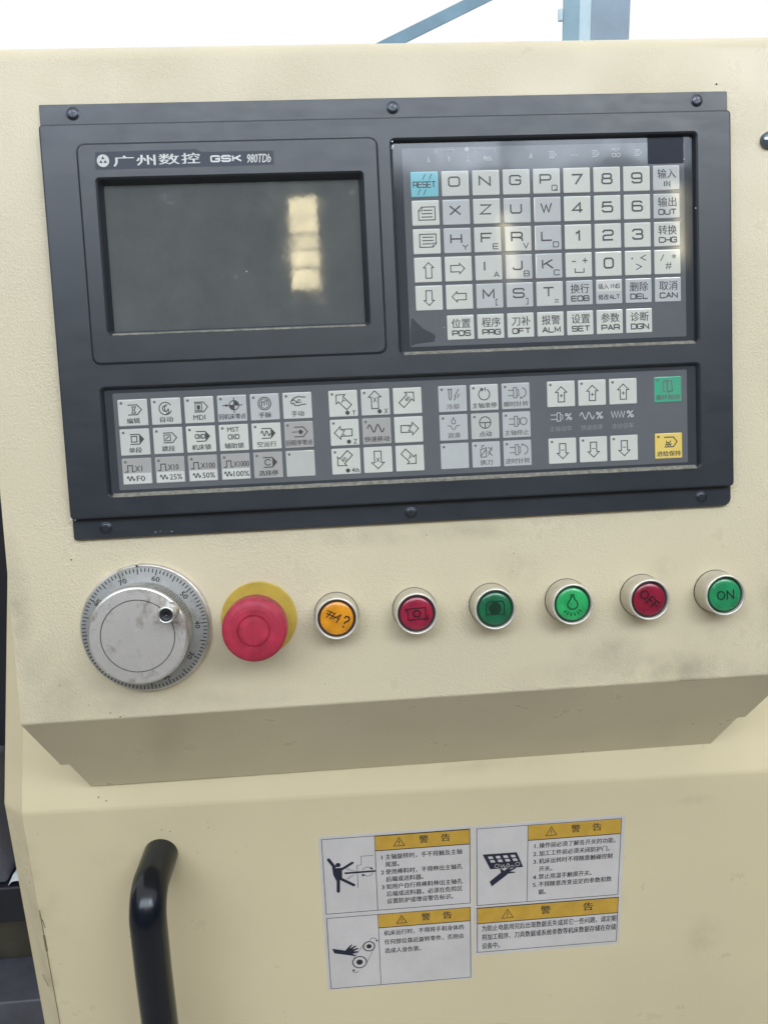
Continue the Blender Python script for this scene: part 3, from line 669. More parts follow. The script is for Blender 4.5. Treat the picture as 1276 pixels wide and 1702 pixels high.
def i_mdi(mb): tag(mb); mb.ribbon([(6.6, 4.3), (10.6, 4.3), (10.6, 8.6), (6.6, 8.6)], .4, WL, True); mb.poly([(7.6, 7.8), (7.5, 5.6), (8.4, 5), (9.6, 5.4), (9.7, 7.2), (9, 8.2)], WL); text(mb, 'MDI', 5.2, 11.2, 12.4, 14.2, WL, .01)
def i_home(mb):
    mb.circ(10.2, 6.2, 2.9, .45, WL); mb.ribbon([(10.2, 1.4), (10.2, 11)], .45, WL); mb.ribbon([(3, 6.2), (15.4, 6.2)], .45, WL)
    for a in (0, 180): mb.poly([(10.2, 6.2)] + [(10.2 + 2.7 * math.cos(R(a + t)), 6.2 - 2.7 * math.sin(R(a + t))) for t in (0, 30, 60, 90)], WL)
    mb.poly([(5, 5.2), (7.2, 6.2), (5, 7.2)], WL); cn(mb, '回机床零点')
def i_hand(mb): mb.circ(8.8, 6.0, 3.9, .45, WL); mb.circ(8.8, 6.0, 2.9, .35, WL); mb.ribbon([(7.2, 7.6), (7.2, 5), (8.8, 5), (8.8, 7.2)], .45, WL); mb.ribbon([(8.8, 4.4), (10.4, 4.4), (10.4, 7)], .4, WL); cn(mb, '手脉')
def i_jog(mb):
    mb.ribbon([(14.2, 3.0), (12, 3.0), (9.5, 2.6), (6.6, 3.6), (5.0, 5.6), (5.6, 7.0), (6.8, 6.6), (7.4, 8.0), (9.6, 8.2), (11.2, 7.6), (14.4, 7.4)], .5, WL)
    sine(mb, 6, 11, 5.2, .7, 1.5, .45); mb.ribbon([(8, 6.4), (11.4, 6.0)], .45, WL); cn(mb, '手动')
def i_single(mb): tag(mb, True); mb.ribbon([(6.8, 4.6), (10.2, 4.6), (10.2, 8.0), (6.8, 8.0)], .5, WL, True); cn(mb, '单段')
def i_skip(mb): tag(mb); mb.ribbon([(6.6, 4.6), (10.4, 4.6), (10.4, 8.2), (6.6, 8.2)], .45, WL, True); mb.ribbon([(7.4, 7.4), (9.6, 5.4)], .5, WL); cn(mb, '跳段')
def lockicon(mb, cx, cy, s=1.0):
    for q in (-1, 1):
        mb.ribbon([(cx + q * s * x, cy + s * y) for x, y in ((3.0, -1.3), (1.6, -1.3), (1.1, 0), (1.6, 1.3), (3.0, 1.3), (3.4, 0))], .45, WL, True)
    mb.ribbon([(cx - s, cy - 1.7 * s), (cx + s, cy + 1.7 * s)], .4, WL); mb.ribbon([(cx + s, cy - 1.7 * s), (cx - s, cy + 1.7 * s)], .4, WL)
def i_mlock(mb): tag(mb, True); lockicon(mb, 8.4, 6.4, .9); cn(mb, '机床锁')
def i_alock(mb): text(mb, 'MST', 5.2, 1.6, 12.4, 4.5, WL, .02); lockicon(mb, 8.8, 7.6); cn(mb, '辅助锁')
def i_dry(mb): tag(mb, True); sine(mb, 5.6, 11.2, 6.4, 1.5, 2, .5); cn(mb, '空运行')
def i_prog(mb):
    tag(mb); mb.ribbon([(4.6, 6.4), (8, 6.4)], .4, WL); mb.poly([(8.2, 6.4), (10, 4.8), (11.8, 6.4), (10, 8.2)], WL); cn(mb, '回程序零点')
def i_pulse(a, b):
    def f(mb):
        n = len(a); mb.ribbon([(1.6, 8.2), (3.4, 8.2), (3.4, 4.4), (6.2, 4.4), (6.2, 8.2), (7.4, 8.2)], .5, WL)
        text(mb, a, 7.7, 4.7, min(17.2, 7.7 + 2.15 * n), 8.2, WL, .006); sine(mb, 2.6 - (.8 if len(b) > 3 else 0), 7.2 - (.8 if len(b) > 3 else 0), 12.4, 1.3, 2, .5)
        text(mb, b, 7.4 if len(b) > 3 else 8.4, 10.8, min(17.0, 8.2 + 2.6 * len(b)) if len(b) > 3 else 8.4 + 2.5 * len(b), 14.2, WL, .006)
    return f
def i_sel(mb): tag(mb, True); mb.circ(8.8, 6.4, 1.8, .5, WL, 30, 330); cn(mb, '选择停')
def A(txt, ang, ld=None, cx=9.0, cy=7.4, big=True):
    def f(mb):
        arrow(mb, cx, cy, 11.0, 8.0, 4.3, ang, .5)
        if txt: text(mb, txt, cx - 1.2 - (.5 if len(txt) > 1 else 0), cy - 1.5, cx + 1.2 + (.5 if len(txt) > 1 else 0), cy + 1.5, WL, .005, 0, {315: 45, 0: 0, 45: -45, 270: 0, 90: 0, 225: -45, 135: 45, 180: 0}[ang])
        if ld: mb.disc(11.3 if len(ld) < 2 else 9.8, 13.9, 1.35, WL, 16); text(mb, ld, 14.2 if len(ld) < 2 else 12.2, 12.3, 16.4 if len(ld) < 2 else 16.9, 15.2, WL, .006)
    return f
def i_rapid(mb): sine(mb, 3.2, 13.6, 6.4, 2.3, 2, .6); cn(mb, '快速移动')
def i_cool(mb):
    mb.ribbon([(6.6, 2.4), (6.6, 7.4), (7.4, 8.8), (8.2, 7.4), (8.2, 2.4)], .5, WL, True); mb.ribbon([(5.8, 2.2), (9, 2.2)], .5, WL)
    for x, y in ((10.2, 6), (11.6, 3.6), (9.8, 8.2), (12, 6.6)): mb.ribbon([(x + 1.2, y - 1.4), (x, y + 1)], .5, WL)
    cn(mb, '冷却')
def i_ori(mb): mb.circ(8.9, 6.2, 3.5, .5, WL, -60, 240); mb.poly([(6.4, 2.0), (9, 2.6), (7.4, 4.6)], WL); mb.ribbon([(9.6, 1.8), (9.6, 4.2)], .5, WL); cn(mb, '主轴准停')
def spindle(mb, kind):
    for y in (4.4, 7.8): mb.ribbon([(4.0, y), (7.6, y)], .45, WL)
    mb.ribbon([(7.6, 2.8), (9.6, 2.8), (9.6, 9.2), (7.6, 9.2)], .45, WL, True); mb.ribbon([(9.8, 4.2), (10.8, 4.2), (10.8, 8), (9.8, 8)], .4, WL)
    if kind == 0: mb.circ(13.4, 6.1, 2.2, .5, WL)
    elif kind == 1: mb.circ(12.6, 6.1, 3.0, .5, WL, -80, 80, 12); mb.poly([(12.0, 8.2), (13.4, 10.0), (11.4, 9.8)], WL)
    else: mb.circ(12.6, 6.1, 3.0, .5, WL, -80, 80, 12); mb.poly([(12.0, 4.0), (13.4, 2.2), (11.4, 2.4)], WL)
def i_lub(mb):
    mb.ribbon([(8.9, 2.0), (10.2, 4.4), (9.8, 5.8), (8.0, 5.8), (7.6, 4.4)], .45, WL, True); mb.ribbon([(5, 6.8), (7.2, 7.2), (8.6, 9.8)], .45, WL); mb.ribbon([(12.8, 6.8), (10.6, 7.2), (9.2, 9.8)], .45, WL); cn(mb, '润滑')
def i_inch(mb): mb.circ(8.9, 5.9, 3.6, .5, WL); mb.ribbon([(5.4, 5.9), (12.4, 5.9)], .5, WL); mb.ribbon([(8.9, 5.9), (8.9, 9.4)], .5, WL); cn(mb, '点动')
def i_tool(mb):
    mb.ribbon([(5.4, 4.8), (9.0, 3.8), (9.0, 9.6), (5.4, 9.6)], .5, WL, True); mb.ribbon([(6.2, 3.8), (6.2, 2.6), (8, 2.2)], .5, WL)
    mb.ribbon([(5.6, 8.8), (8.8, 5)], .5, WL); mb.ribbon([(10.2, 3.6), (12.6, 5), (10.6, 6.6), (12.8, 9)], .5, WL); mb.ribbon([(12.8, 3.2), (10.2, 8.8)], .4, WL); cn(mb, '换刀')
def up_(s):
    def f(mb):
        d = 0 if s == '+' else 180; arrow(mb, 9.0, 8.3, 9.6, 7.4, 4.0, d, .5); y = 9.2 if d == 0 else 7.6
        mb.ribbon([(7.9, y), (10.1, y)], .4, WL)
        if s == '+': mb.ribbon([(9, y - 1.1), (9, y + 1.1)], .4, WL)
    return f
def i_start(mb):
    mb.ribbon([(8.2, 2.8), (6.2, 2.8), (5.6, 8.6), (7.4, 9.6)], .5, WL); mb.ribbon([(9.6, 9.6), (11.8, 9.2), (11.4, 3), (9.6, 2.4)], .5, WL); mb.ribbon([(8.7, 3.2), (8.7, 9)], .5, WL)
    mb.poly([(8, 1.8), (9.6, 2.9), (8, 4)], WL); mb.poly([(9.8, 8.6), (8.4, 9.7), (9.8, 10.8)], WL); mb.poly([(11.0, 8.4), (12.6, 8.4), (11.8, 9.8)], WL); cn(mb, '循环起动')
def i_hold(mb):
    mb.ribbon([(6, 2.6), (12, 2.6), (14.4, 5.6), (12, 8.8), (6, 8.8)], .55, WL); mb.circ(8.8, 4.8, 1.4, .5, WL, 0, 180, 8); mb.ribbon([(6.8, 8), (7.5, 6.6), (8.3, 8), (9.1, 6.6), (9.9, 8), (10.7, 6.6)], .5, WL); cn(mb, '进给保持')
def blank(mb): pass
blocks = [(-176.8, [[(i_edit, 'key_mid'), (i_auto, 'key_mid'), (i_mdi, 'key_mid'), (i_home, 'key_grey'), (i_hand, 'key_grey'), (i_jog, 'key_mid')],
                    [(i_single, 'key_mid'), (i_skip, 'key_mid'), (i_mlock, 'key_white'), (i_alock, 'key_white'), (i_dry, 'key_white'), (i_prog, 'key_dull')],
                    [(i_pulse('X1', 'F0'), 'key_dull'), (i_pulse('X10', '25%'), 'key_dull'), (i_pulse('X100', '50%'), 'key_dull'), (i_pulse('X1000', '100%'), 'key_dull'), (i_sel, 'key_dull'), (blank, 'key_pale')]]),
          (-48.1, [[(A('Y', 315, 'Y', 8.6, 6.6), 'key_white'), (A('X', 0, 'X', 8.6, 6.6), 'key_mid'), (A('4th', 45, None, 9.0, 6.8), 'key_white')],
                   [(A('Z', 270, 'Z', 8.0, 8.2), 'key_white'), (i_rapid, 'key_dull'), (A('Z', 90, None, 9.6, 7.6), 'key_white')],
                   [(A('4th', 225, '4th', 7.6, 6.8), 'key_white'), (A('X', 180, None, 8.8, 8.2), 'key_white'), (A('Y', 135, None, 8.8, 7.6), 'key_white')]]),
          (20.5, [[(i_cool, 'key_grey'), (i_ori, 'key_mid'), (lambda mb: (spindle(mb, 1), cn(mb, '顺时针转')), 'key_grey')],
                  [(i_lub, 'key_grey'), (i_inch, 'key_pale'), (lambda mb: (spindle(mb, 0), cn(mb, '主轴停止')), 'key_grey')],
                  [(blank, 'key_grey'), (i_tool, 'key_grey'), (lambda mb: (spindle(mb, 2), cn(mb, '逆时针转')), 'key_grey')]]),
          (89.7, [[(up_('+'), 'key_white')] * 3, None, [(up_('-'), 'key_white')] * 3]),
          (159.0, [[(i_start, 'key_green')], None, [(i_hold, 'key_yellow')]])]
NOLED = {(-48.1, 0, 2), (-48.1, 1, 2), (-48.1, 2, 1), (-48.1, 2, 2)}
for u0, rows in blocks:
    for r_, row in enumerate(rows):
        for c_, (fn, mt) in enumerate(row or []):
            o = key(u0 + c_ * LPU, LV0 + r_ * LPV, LKW, LKH, WM, mt, {'key_green': 'green cycle start key', 'key_yellow': 'yellow feed hold key'}.get(mt))
            legend(o, fn, 'ink_soft' if mt in ('key_grey', 'key_green') and u0 > 0 else 'ink')
            if (u0, r_, c_) not in NOLED: led(o)
            if u0 < -170 and r_ == 2 and c_ < 4:
                mb = MB((0, 0, 0)); mb.slab(rr(.5, 9.2, 17.3, 15.6, .3, 1), .3, .43); mb.build('pale_half', 'key_halfwhite', o)
mb = MBc(); WS = WM + .12; b0 = 89.7
y = LV0 + 22.5
mb.ribbon([(b0 + 2, y - 1.4), (b0 + 6, y - 1.4)], .45, WS); mb.ribbon([(b0 + 2, y + 1.4), (b0 + 6, y + 1.4)], .45, WS); mb.ribbon([(b0 + 6, y - 2.6), (b0 + 8.2, y - 2.6), (b0 + 8.2, y + 2.6), (b0 + 6, y + 2.6)], .45, WS, True)
mb.ribbon([(b0 + 8.6, y - 1.6), (b0 + 9.6, y - 1), (b0 + 9.6, y + 1), (b0 + 8.6, y + 1.6)], .4, WS)
b1 = b0 + LPU; mb.ribbon([(b1 + .8 + 9.2 * k / 40, y - 2.1 * math.sin(2 * math.pi * 2 * k / 40)) for k in range(41)], .5, WS)
b2 = b1 + LPU; mb.ribbon([(b2 + 1 + 1.1 * k, y + (2.0 if k % 2 else -2.0)) for k in range(9)], .45, WS)
for b in (b0, b1, b2): text(mb, '%', b + 11.2, y - 2.2, b + 15.6, y + 2.2, WS, .006)
flat_up(mb.build('override_symbols', 'film_print', cu))
mb = MBc()
for b, t in ((b0, '主轴倍率'), (b1, '快速倍率'), (b2, '进给倍率')): text(mb, t, b + 1.2, LV0 + 28.2, b + 15.4, LV0 + 31.6, WS)
flat_up(mb.build('override_lettering', 'film_print_dim', cu))

# ================================================================== HAND WHEEL
HC = (-170.0, 317.8); hb = (HC[0], HC[1], 0)
hw = thing('handwheel', 'round silver handwheel with numbered dial and small crank grip, left of the emergency stop', 'handwheel', hb, MP)
MB(hb).lathe([(40.6, .05), (40.6, 3.0), (39.8, 4.0), (38.4, 4.2)], *HC, 96, cap=False).build('base_ring', 'alu', hw)
MB(hb).lathe([(39.6, 3.2), (39.6, 5.6), (38.9, 6.6), (30.0, 7.4), (28, 7.4)], *HC, 96, smooth=False, cap=True).build('dial', 'alu_dial', hw)
mb = MB(hb)
for k in range(100):
    a = R(-3 + 3.6 * k); r0, r1 = 38.5, (34.7 if k % 5 == 0 else 36.1)
    s_, c = math.sin(a), -math.cos(a); wz = lambda r_: 6.6 + (38.9 - r_) / 8.9 * .8 + .06
    t = .34
    mb.add([(HC[0] + r0 * s_ - t * c, HC[1] + r0 * c + t * s_, wz(r0)), (HC[0] + r0 * s_ + t * c, HC[1] + r0 * c - t * s_, wz(r0)), (HC[0] + r1 * s_ + t * c, HC[1] + r1 * c - t * s_, wz(r1)), (HC[0] + r1 * s_ - t * c, HC[1] + r1 * c + t * s_, wz(r1))], [(0, 1, 2, 3)])
flat_up(mb.build('graduations', 'dial_ink', hw, kind='stuff'))
mb = MB(hb)
for n_ in range(0, 100, 10):
    ang = 16 - (n_ - 60) * 3.6; a = R(ang); rad = 32.7; x, y = HC[0] + rad * math.sin(a), HC[1] - rad * math.cos(a)
    ww = 4.8 if n_ else 2.4; text(mb, str(n_), x - ww / 2, y - 1.6, x + ww / 2, y + 1.6, 7.42, .02, 0, ang)
flat_up(mb.build('dial_numbers', 'dial_ink', hw))
mb = MB(hb); mb.poly([(HC[0] - 2.2 - .9, HC[1] - 40.5), (HC[0] - 2.2 + .9, HC[1] - 40.5), (HC[0] - 2.2, HC[1] - 38.0)], 6.2); mb.build('index_mark', 'black', hw)
MB(hb).lathe([(28.5, 7.3), (28.5, 8.6), (30.2, 9.2), (30.2, 23.6)], *HC, 240, smooth=False, cap=False, ribs={2: .8, 3: .8}).build('knurled_rim', 'alu_dark', hw)
MB(hb).lathe([(30.1, 23.55), (29.9, 24.5), (29.0, 25.1), (28.6, 25.15)], *HC, 120, cap=False).build('bright_edge', 'alu_bright', hw)
mb = MB(hb); mb.lathe([(28.7, 25.12), (22.25, 25.2), (22.2, 24.6), (21.75, 24.6), (21.7, 25.2)], *HC, 120, smooth=False, cap=True); mb.build('face_plate', 'alu', hw)
mb = MB(hb); mb.circ(*HC, 21.98, .42, 25.22, n=90); mb.build('groove', 'black', hw)
CK = (-149.5, 303.3)
MB(hb).lathe([(5.3, 25.1), (5.3, 26), (4.6, 26.8), (4.5, 29), (4.8, 34), (5.1, 37), (5.1, 38.4), (4.9, 38.9), (4.0, 39.1), (3.85, 38.2)], *CK, 48, cap=False).build('crank_grip', 'alu_bright', hw)
MB(hb).lathe([(3.9, 38.1), (3.2, 38.0), (1.7, 37.9), (1.6, 36.5)], *CK, 32).build('grip_socket', 'black', hw)

# ================================================================== EMERGENCY STOP
EC = (-99.6, 316.8); eb = (*EC, 0)
es = thing('emergency_stop', 'large pink-red mushroom emergency stop button on a yellow round plate', 'emergency stop', eb, MP)
MB(eb).lathe([(24.0, .05), (24.0, 1.1), (23.4, 1.6), (14, 1.7)], *EC, 80, smooth=False).build('backing_plate', 'estop_yellow', es)
MB(eb).lathe([(13.5, 1.6), (13.5, 13), (12.0, 14), (11.5, 20)], *EC, 48, smooth=False).build('stem', 'black', es)
MB(eb).lathe([(11, 17.2), (17.0, 17.6), (19.0, 19.2), (19.5, 20), (19.55, 31.5), (19.0, 33.0), (17.8, 34.2), (15.5, 34.9), (13, 35.3), (9.9, 35.4), (9.6, 34.6), (8.9, 34.6), (8.6, 35.7), (6, 36.0), (0.6, 36.1)], *EC, 128, smooth=False, ribs={3: .55, 4: .5}).build('mushroom_head', 'estop_red', es)

# ================================================================== ROUND PUSH BUTTONS
def rot2(pts, cx, cy, a): c, s_ = math.cos(R(a)), math.sin(R(a)); return [(cx + x * c - y * s_, cy + x * s_ + y * c) for x, y in pts]
def sym_query(mb, cx, cy, w_):
    q = lambda p: rot2(p, cx, cy, 28)
    mb.ribbon(q([(-7.4, -.4), (1.2, -.4)]), .75, w_)
    for x in (-6.2, -3.8): mb.ribbon(q([(x, 2.2), (x + 1.6, -3.0)]), .7, w_)
    mb.ribbon(q([(-7.8, -2.2), (-2.8, -2.2)]), .6, w_); mb.ribbon(q([(-2.4, 1.2), (1.2, -3.0)]), .65, w_); mb.ribbon(q([(.9, 2.6), (1.3, -3.6)]), .8, w_)
    mb.ribbon(q([(4.2, -2.2), (4.8, -3.8), (6.4, -4.0), (7.4, -2.8), (7.0, -1.2), (5.8, -.2), (5.8, 1.2)]), .95, w_); mb.disc(*q([(5.9, 3.0)])[0], .65, w_, 10)
def sym_box(mb, cx, cy, w_):
    q = lambda p: rot2(p, cx, cy, -2)
    mb.ribbon(q([(-5.6, -3.4), (5.8, -3.4), (5.8, 3.6), (-5.6, 3.6)]), .7, w_, True); mb.circ(cx + .1, cy, 2.1, 1.0, w_)
    mb.ribbon(q([(-6.8, -1.8), (-6.8, -3.4), (-5.6, -3.4)]), .7, w_); mb.ribbon(q([(4.6, 4.3), (6.9, 4.3), (6.9, 1.4)]), .6, w_)
    mb.poly(q([(-4.6, 3.0), (-3.0, 4.1), (-4.6, 5.0)]), w_)
def sym_fan(mb, cx, cy, w_):
    mb.disc(cx, cy - .4, 4.1, w_, 24); mb.ribbon([(cx - 5.6, cy + 4.4), (cx - 5.6, cy - 3), (cx - 3.6, cy - 4.8), (cx + 4.8, cy - 4.8), (cx + 5.8, cy - 3), (cx + 5.8, cy + 4.6)], .8, w_); mb.ribbon([(cx - 6, cy + 3.4), (cx + 6, cy + 3.6)], .7, w_)
def sym_bulb(mb, cx, cy, w_):
    q = [(-1.2, -4.0), (-1.3, -2.6), (-2.6, -1.2), (-3.4, .6), (-2.9, 2.4), (-1.5, 3.5), (0, 3.8), (1.5, 3.5), (2.9, 2.4), (3.4, .6), (2.6, -1.2), (1.3, -2.6), (1.2, -4.0)]
    mb.ribbon([(cx + x, cy - .6 + y) for x, y in q], .75, w_)
    for y in (-4.1, -4.9, -5.6): mb.ribbon([(cx - 1.3, cy - .6 + y), (cx + 1.3, cy - .6 + y)], .5, w_)
    for a in (-50, -32, -11, 11, 32, 50): s_, c = math.sin(R(a)), math.cos(R(a)); mb.ribbon([(cx + 5.2 * s_, cy + .3 + 5.2 * c), (cx + 7.4 * s_, cy + .3 + 7.4 * c)], .7, w_)
def sym_off(mb, cx, cy, w_):
    for i, ch in enumerate('OFF'):
        x = (-4.6, 1.0, 5.2)[i]; p = rot2([(x, 0)], cx, cy, 45)[0]; wd = 3.1 if i == 0 else 1.8
        text(mb, ch, p[0] - wd, p[1] - 3.0, p[0] + wd, p[1] + 3.0, w_, .012, 0, 45)
def sym_on(mb, cx, cy, w_): text(mb, 'ON', cx - 5.5, cy - 3.1, cx + 5.9, cy + 3.1, w_, .012, 0, -2)
BTN = [(-50.2, 'amber yellow push button marked with a question mark, beside the emergency stop', 'lens_yellow', 'lens_ring', 'lens_ink_dk', sym_query),
       (0.0, 'red push button marked with a circle inside a rectangle', 'lens_red', 'lens_ring', 'lens_ink_red', sym_box),
       (49.9, 'dark green push button with a dim round symbol, left of the light bulb button', 'lens_green', 'lens_ring_green', 'lens_ink_green', sym_fan),
       (99.8, 'bright green push button marked with a light bulb', 'lens_green2', 'lens_ring_green', 'lens_ink_green', sym_bulb),
       (149.9, 'red push button with tilted OFF lettering', 'lens_red2', 'lens_ring', 'lens_ink_red', sym_off),
       (199.8, 'green push button lettered ON, last at the right end of the row', 'lens_green3', 'lens_ring_green', 'lens_ink_green', sym_on)]
shared = {}
for u, lb, lm, rm, im, sym in BTN:
    b = (u, 316.8, 0); t = thing('push_button', lb, 'push button', b, MP, 'round push buttons in a row under the control unit')
    def part(name, mat, f):
        k = (name, mat)
        if k in shared: return link(name, shared[k], t)
        o = f().build(name, mat, t); shared[k] = o.data; return o
    part('gasket', 'black', lambda: MB(b).lathe([(14.3, .04), (14.3, .45), (13.6, .6)], u, 316.8, 64, smooth=False, cap=False))
    part('bushing', 'bushing', lambda: MB(b).lathe([(14.0, .3), (14.0, 1.2), (13.75, 6), (13.35, 13.9)], u, 316.8, 72, cap=False))
    part('rim', 'bushing_rim', lambda: MB(b).lathe([(13.36, 13.8), (13.25, 14.7), (12.9, 15.1), (12.35, 15.15), (12.0, 14.7), (11.9, 12.2)], u, 316.8, 72, cap=False))
    part('lens_surround', rm, lambda: MB(b).lathe([(12.0, 12.3), (11.5, 13.1), (10.5, 13.3), (10.3, 13.1)], u, 316.8, 64, cap=False))
    part('lens', lm, lambda: MB(b).lathe([(10.45, 12.6), (10.35, 13.7), (10.0, 14.05), (7, 14.12), (3, 14.15)], u, 316.8, 64))
    mb = MB(b); sym(mb, u, 316.8, 14.2); flat_up(mb.build('symbol', im, t))

# ================================================================== LOCK at the right edge
lb_ = (237.6, 29.6, 0)
lk = thing('cam_lock', 'small blue-grey domed lock cap at the right edge beside the control unit', 'lock', lb_, MP)
MB(lb_).lathe([(5.2, .05), (5.2, 1.6), (4.7, 2.8), (3.4, 3.7), (1.6, 4.1), (.3, 4.2)], lb_[0], lb_[1], 40).build('cap', 'lock', lk)
mb = MB(lb_); mb.box(lb_[0] - 4.2, lb_[1] - .5, 2.6, lb_[0] + 4.2, lb_[1] + .5, 4.25); mb.build('slot', 'alu_bright', lk)

# ================================================================== WARNING STICKERS (on the lower door)
ML = MP @ Matrix.Translation(Vector((0, -(-102.3 + .0067 * 250) / -1000 * -1, -.481)))
ML = MP @ Matrix.Translation((0, (102.3 - .0067 * 250) / 1000, -.481)) @ Matrix.Rotation(TILT, 4, 'X') @ Matrix.Rotation(-.0067, 4, 'Z')
# frame ML: x = u, z = -s, -y = outward from the door
def frame_lines(mb, u0, s0, u1, s1, w_, wd=.55): mb.ribbon([(u0, s0), (u1, s0), (u1, s1), (u0, s1)], wd, w_, True)
def triangle(mb, cx, top, h, w_):
    b = h * .56; mb.ribbon([(cx, top), (cx + b, top + h), (cx - b, top + h)], .62, w_, True); mb.ribbon([(cx, top + h * .35), (cx, top + h * .7)], .7, w_); mb.disc(cx, top + h * .83, .38, w_, 8)
SW = .22
def header(base, par, ub, s0, s1, u1, tri, c1, c2, sz):
    mb = MB(base); mb.box(ub, s0, SW - .05, u1, s1, SW + .03); mb.build('header_band', 'sticker_yellow', par)
    mb = MB(base); triangle(mb, tri, s0 + (s1 - s0) * .2, (s1 - s0) * .58, SW + .07); flat_up(mb.build('warning_triangle', 'sticker_ink', par))
    for ch, x in (('警', c1), ('告', c2)):
        mb = MB(base); text(mb, ch, x - sz / 2, s0 + (s1 - s0) * .16, x + sz / 2, s0 + (s1 - s0) * .16 + sz * .98, SW + .07, .04)
        flat_up(mb.build('header_character', 'sticker_ink', par))
def para(base, par, rows, w_=SW + .06, name='lettering'):
    mb = MB(base)
    for t, u0, v0, sz, su in rows: line(mb, t, u0, v0, sz, w_, .016, su)
    flat_up(mb.build(name, 'sticker_grey_ink', par))
# --- left sheet
b = (-12.5, 115, 0)
s1 = thing('warning_sticker', 'left white warning sheet on the door, with a falling figure and belt rollers', 'sticker', b, ML, 'warning stickers on the door')
mb = MB(b); mb.slab(rr(-74.9, 39.2, 49.0, 190.8, .8, 2), .02, SW); mb.build('paper', 'sticker', s1)
mb = MB(b)
frame_lines(mb, -72.2, 42.0, 47.2, 113.6, SW + .05); mb.ribbon([(-29.8, 42), (-29.8, 113.6)], .5, SW + .05); mb.ribbon([(-29.8, 56.2), (47.2, 56.2)], .8, SW + .05); mb.ribbon([(-29.8, 42.2), (47.2, 42.2)], .9, SW + .12)
frame_lines(mb, -72.2, 117.8, 47.2, 189.6, SW + .05); mb.ribbon([(-29.8, 117.8), (-29.8, 189.6)], .5, SW + .05); mb.ribbon([(-29.8, 131.3), (47.2, 131.3)], .8, SW + .05)
flat_up(mb.build('printed_frame', 'sticker_ink', s1))
header(b, s1, -29.4, 42.6, 55.8, 46.9, -10.3, 9.8, 27.6, 7.2)
header(b, s1, -29.4, 118.2, 130.9, 46.9, -10.3, 10.0, 28.0, 7.2)
Z = 5.55
rows = []
y = 60.2
for num_, tx in (('1', '主轴旋转时，手不得触及主轴'), ('', '尾部。'), ('2', '使用棒料时，不得伸出主轴孔'), ('', '后端或送料器。'), ('3', '如用户自行将棒料伸出主轴孔'), ('', '后端或送料器，必须在危险区'), ('', '设置防护或增设警告标识。')):
    if num_: rows.append((num_, -26.2, y + .1, Z, 1.1))
    rows.append((tx, -22.2, y, Z, .875)); y += 7.15
para(b, s1, rows); rows = []
for k, tx in enumerate(('机床运行时，不得将手和身体的', '任何部位靠近旋转零件，否则会', '造成人身伤害。')): rows.append((tx, -25.6, 134.6 + 9.0 * k, 5.6, .86))
para(b, s1, rows)
mb = MB(b); wz = SW + .06
mb.disc(-60.3, 66.9, 2.1, wz); mb.ribbon([(-67.6, 61.2), (-62.8, 69.4)], 2.7, wz); mb.disc(-67.6, 61.2, 1.35, wz, 12); mb.ribbon([(-58, 71.6), (-48.6, 65.8)], 2.3, wz); mb.disc(-48.6, 65.8, 1.15, wz, 12)
mb.poly([(-65.2, 68.6), (-61.4, 69.8), (-57.4, 69.6), (-57.2, 75), (-57.6, 80.4), (-62.4, 81.8), (-64.6, 76)], wz)
mb.ribbon([(-60.6, 79), (-61.2, 92)], 2.8, wz); mb.disc(-61.2, 92.2, 1.4, wz, 12); mb.ribbon([(-59, 80), (-48.4, 87.2)], 2.6, wz); mb.disc(-48.4, 87.2, 1.3, wz, 12)
mb.ribbon([(-55.4, 75.2), (-30.2, 75.2)], 1.7, wz)
flat_up(mb.build('falling_figure', 'sticker_navy', s1))
mb = MB(b)
mb.ribbon([(-31.4, 60.2), (-41.4, 60.2), (-41.4, 68.2), (-45, 68.6), (-45, 90.4)], .4, wz)
for p in ([(-54, 70), (-45.6, 74.4), (-54.4, 71.6)], [(-52.6, 79.6), (-46, 76.2), (-53, 81), (-53.6, 80)]): mb.ribbon(p, .35, wz)
mb.circ(-36.6, 75.2, 4.3, .45, wz, 200, 330, 12); mb.circ(-36.6, 75.2, 4.3, .45, wz, 20, 150, 12); mb.poly([(-33.4, 71), (-31.8, 73.6), (-34.8, 73)], wz); mb.poly([(-41.6, 77), (-38.6, 77.8), (-41, 79.8)], wz)
flat_up(mb.build('machine_outline', 'sticker_ink', s1))
mb = MB(b)
for cx, cy, r_ in ((-38.4, 149.0, 4.7), (-46.9, 164.4, 5.8)): mb.circ(cx, cy, r_, 1.0, wz, n=36); mb.disc(cx, cy, r_ * .47, wz, 24)
mb.ribbon([(-42.8, 146.6), (-51.8, 160.2)], .35, wz); mb.ribbon([(-34.4, 151.6), (-41.4, 166.6)], .35, wz)
mb.circ(-34.6, 143.6, 2.8, .5, wz, 190, 340, 10); mb.poly([(-33, 143.2), (-30.6, 143.0), (-31.4, 145.2)], wz); mb.circ(-50.4, 172.2, 2.6, .5, wz, 30, 160, 10); mb.poly([(-52.6, 170.8), (-53.6, 173.4), (-50.8, 172.8)], wz)
flat_up(mb.build('belt_rollers', 'sticker_ink', s1))
mb = MB(b); mb.poly([(-69.2, 148.4), (-58.4, 151.4), (-54.8, 147.2), (-52.6, 145.4), (-52.4, 146.6), (-54.4, 149.6), (-49.6, 147.0), (-48.6, 147.6), (-52.4, 150.8), (-47.4, 149.6), (-47, 150.6), (-51.6, 152.8), (-47.6, 153.0), (-47.8, 154.2), (-52.4, 155.4), (-49.2, 157.4), (-51, 157.8), (-56, 156.4), (-67.6, 153.4)], wz)
flat_up(mb.build('warning_hand', 'sticker_navy', s1))
